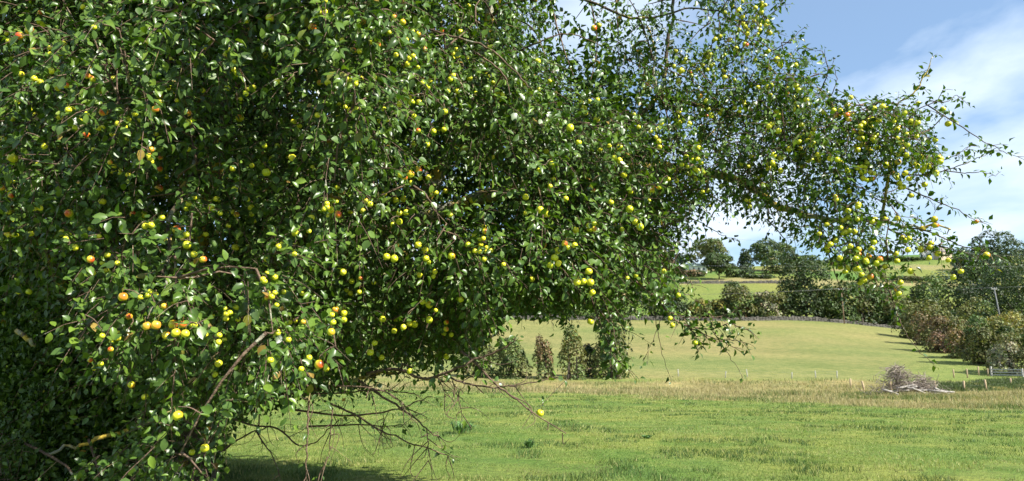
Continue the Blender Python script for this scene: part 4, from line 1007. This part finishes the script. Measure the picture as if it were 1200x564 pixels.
score = size / ldp * (.6 + .4 * np.abs((nn * norm(CAM - LP)).sum(1))); score[~(frame & (lpx > 0) & (lpx < 1200) & (lpy > 0) & (lpy < 564))] = 0
score[ldp > 5.0] *= .5
big = np.argsort(-score)[:300]; is_big = np.zeros(len(LP), bool); is_big[big] = True
b = MB(); pick = rng.integers(0, 4, len(LP))
for q in range(4): emit(b, np.where(hi_ & ~is_big & (pick == q))[0], *TPL[q])
MTV = np.array([(0, 0, 0), (.42, -.31, .07), (.42, 0, -.03), (.42, .31, .07), (1, 0, -.2)]); MTT = np.array([(0, 1, 2), (0, 2, 3), (1, 4, 2), (2, 4, 3)])[:, ::-1]
emit(b, np.where(md_ & ~is_big)[0], MTV, MTT)
lo_ids = np.where(~hi_ & ~md_)[0]; size[lo_ids] *= 1.15
emit(b, lo_ids, BTV, BTT)
tag(b.build('crown', M_leaf, tree, loc=BASE), kind='stuff')
tpl_mesh = []
for V, T in TPL:
    bb = MB(); bb.add(V, T); tpl_mesh.append(bb.mesh('leaf', M_leaf_o))
for i in big:
    o = bpy.data.objects.new('leaf', tpl_mesh[pick[i]]); col.objects.link(o); o.parent = tree
    M = np.eye(4); M[:3, 0] = ax[i] * size[i]; M[:3, 1] = bn[i] * size[i]; M[:3, 2] = nn[i] * size[i]; M[:3, 3] = LP[i] - BASE
    o.matrix_local = Matrix(M.tolist())

# ---- apple meshes
def apple_tpl(sx, nseg=9):
    prof = [(0, -.36), (.16, -.44), (.36, -.40), (.50, -.14), (.485, .14), (.33, .38), (.15, .42), (0, .32)]
    v = []; 
    for r, z in prof:
        if r == 0: v.append((0, 0, z))
        else: v += [(r * math.cos(q) , r * math.sin(q), z * sx) for q in np.arange(nseg) / nseg * 6.28319]
    v = np.array(v); t = []; R = len(prof) - 2
    for j in range(nseg):
        k = (j + 1) % nseg; t.append((0, 1 + k, 1 + j)); e = 1 + (R - 1) * nseg; t.append((len(v) - 1, e + j, e + k))
        for r in range(R - 1):
            p = 1 + r * nseg; t += [(p + j, p + k, p + nseg + k), (p + j, p + nseg + k, p + nseg + j)]
    tip = np.zeros(len(v)); tip[0] = 1; tip[-1] = .8
    sv, st = tube(np.array([(0, 0, .3), (.03, .02, .62), (.10, .03, .95)]), [.035, .03, .035], 4, False)
    st = st + len(v); tip = np.concatenate([tip, np.ones(len(sv))])
    return np.concatenate([v, sv]), np.concatenate([np.array(t), st]), tip
AV, AT, ATIP = apple_tpl(1.0)
def apple_attr(rotm, level):
    n_ = norm(AV) @ rotm.T; d = norm(TOSUN + np.array([0, -.25, .1])); return np.clip(level * (.55 + .6 * (n_ @ d)), 0, 1)
ameshes = []
for q in range(14):
    red = q >= 7
    bb = MB(); lv = rng.uniform(.66, .94) if red else rng.uniform(.0, .3)
    bb.add(AV, AT, blush=np.clip(lv * (.5 + .62 * norm(AV)[:, 0] + .15 * norm(AV)[:, 2]), 0, 1), rnd=rng.uniform(.45, 1) if red else rng.uniform(0, .75), tip=ATIP)
    ameshes.append(bb.mesh('apple', M_apple))
hd = norm(np.array([TOSUN[0], TOSUN[1], 0])); haz = math.atan2(hd[1], hd[0])
def apple_mat(i):
    rz = haz + rng.normal(0, .6); tx, ty = rng.normal(0, .35, 2); diam = ADI[i]
    M = Matrix.Translation(Vector(AP_[i] - BASE)) @ Matrix.Rotation(tx, 4, 'X') @ Matrix.Rotation(ty, 4, 'Y') @ Matrix.Rotation(rz, 4, 'Z')
    return M @ Matrix.Diagonal((diam, diam, diam * rng.uniform(.88, 1.02), 1))
mats = [apple_mat(i) for i in range(len(A))]
order = np.argsort(-np.abs(A[:, 2]) - (np.arange(len(A)) < listed) * .5)
bstuff = MB()
for rank, i in enumerate(order):
    q = int(rng.integers(7, 14)) if A[i, 2] < 0 else int(rng.integers(0, 7))
    if rank < 300:
        o = bpy.data.objects.new('apple', ameshes[q]); col.objects.link(o); o.parent = tree; o.matrix_local = mats[i]
    else:
        M = np.array(mats[i]); v = AV @ M[:3, :3].T + M[:3, 3] + BASE; me = ameshes[q]
        bl = np.zeros(len(AV), np.float32); me.attributes['blush'].data.foreach_get('value', bl); r0 = me.attributes['rnd'].data[0].value
        bstuff.add(v, AT, blush=bl, rnd=r0, tip=ATIP)
tag(bstuff.build('small_apples', M_apple, tree, loc=BASE), kind='stuff')
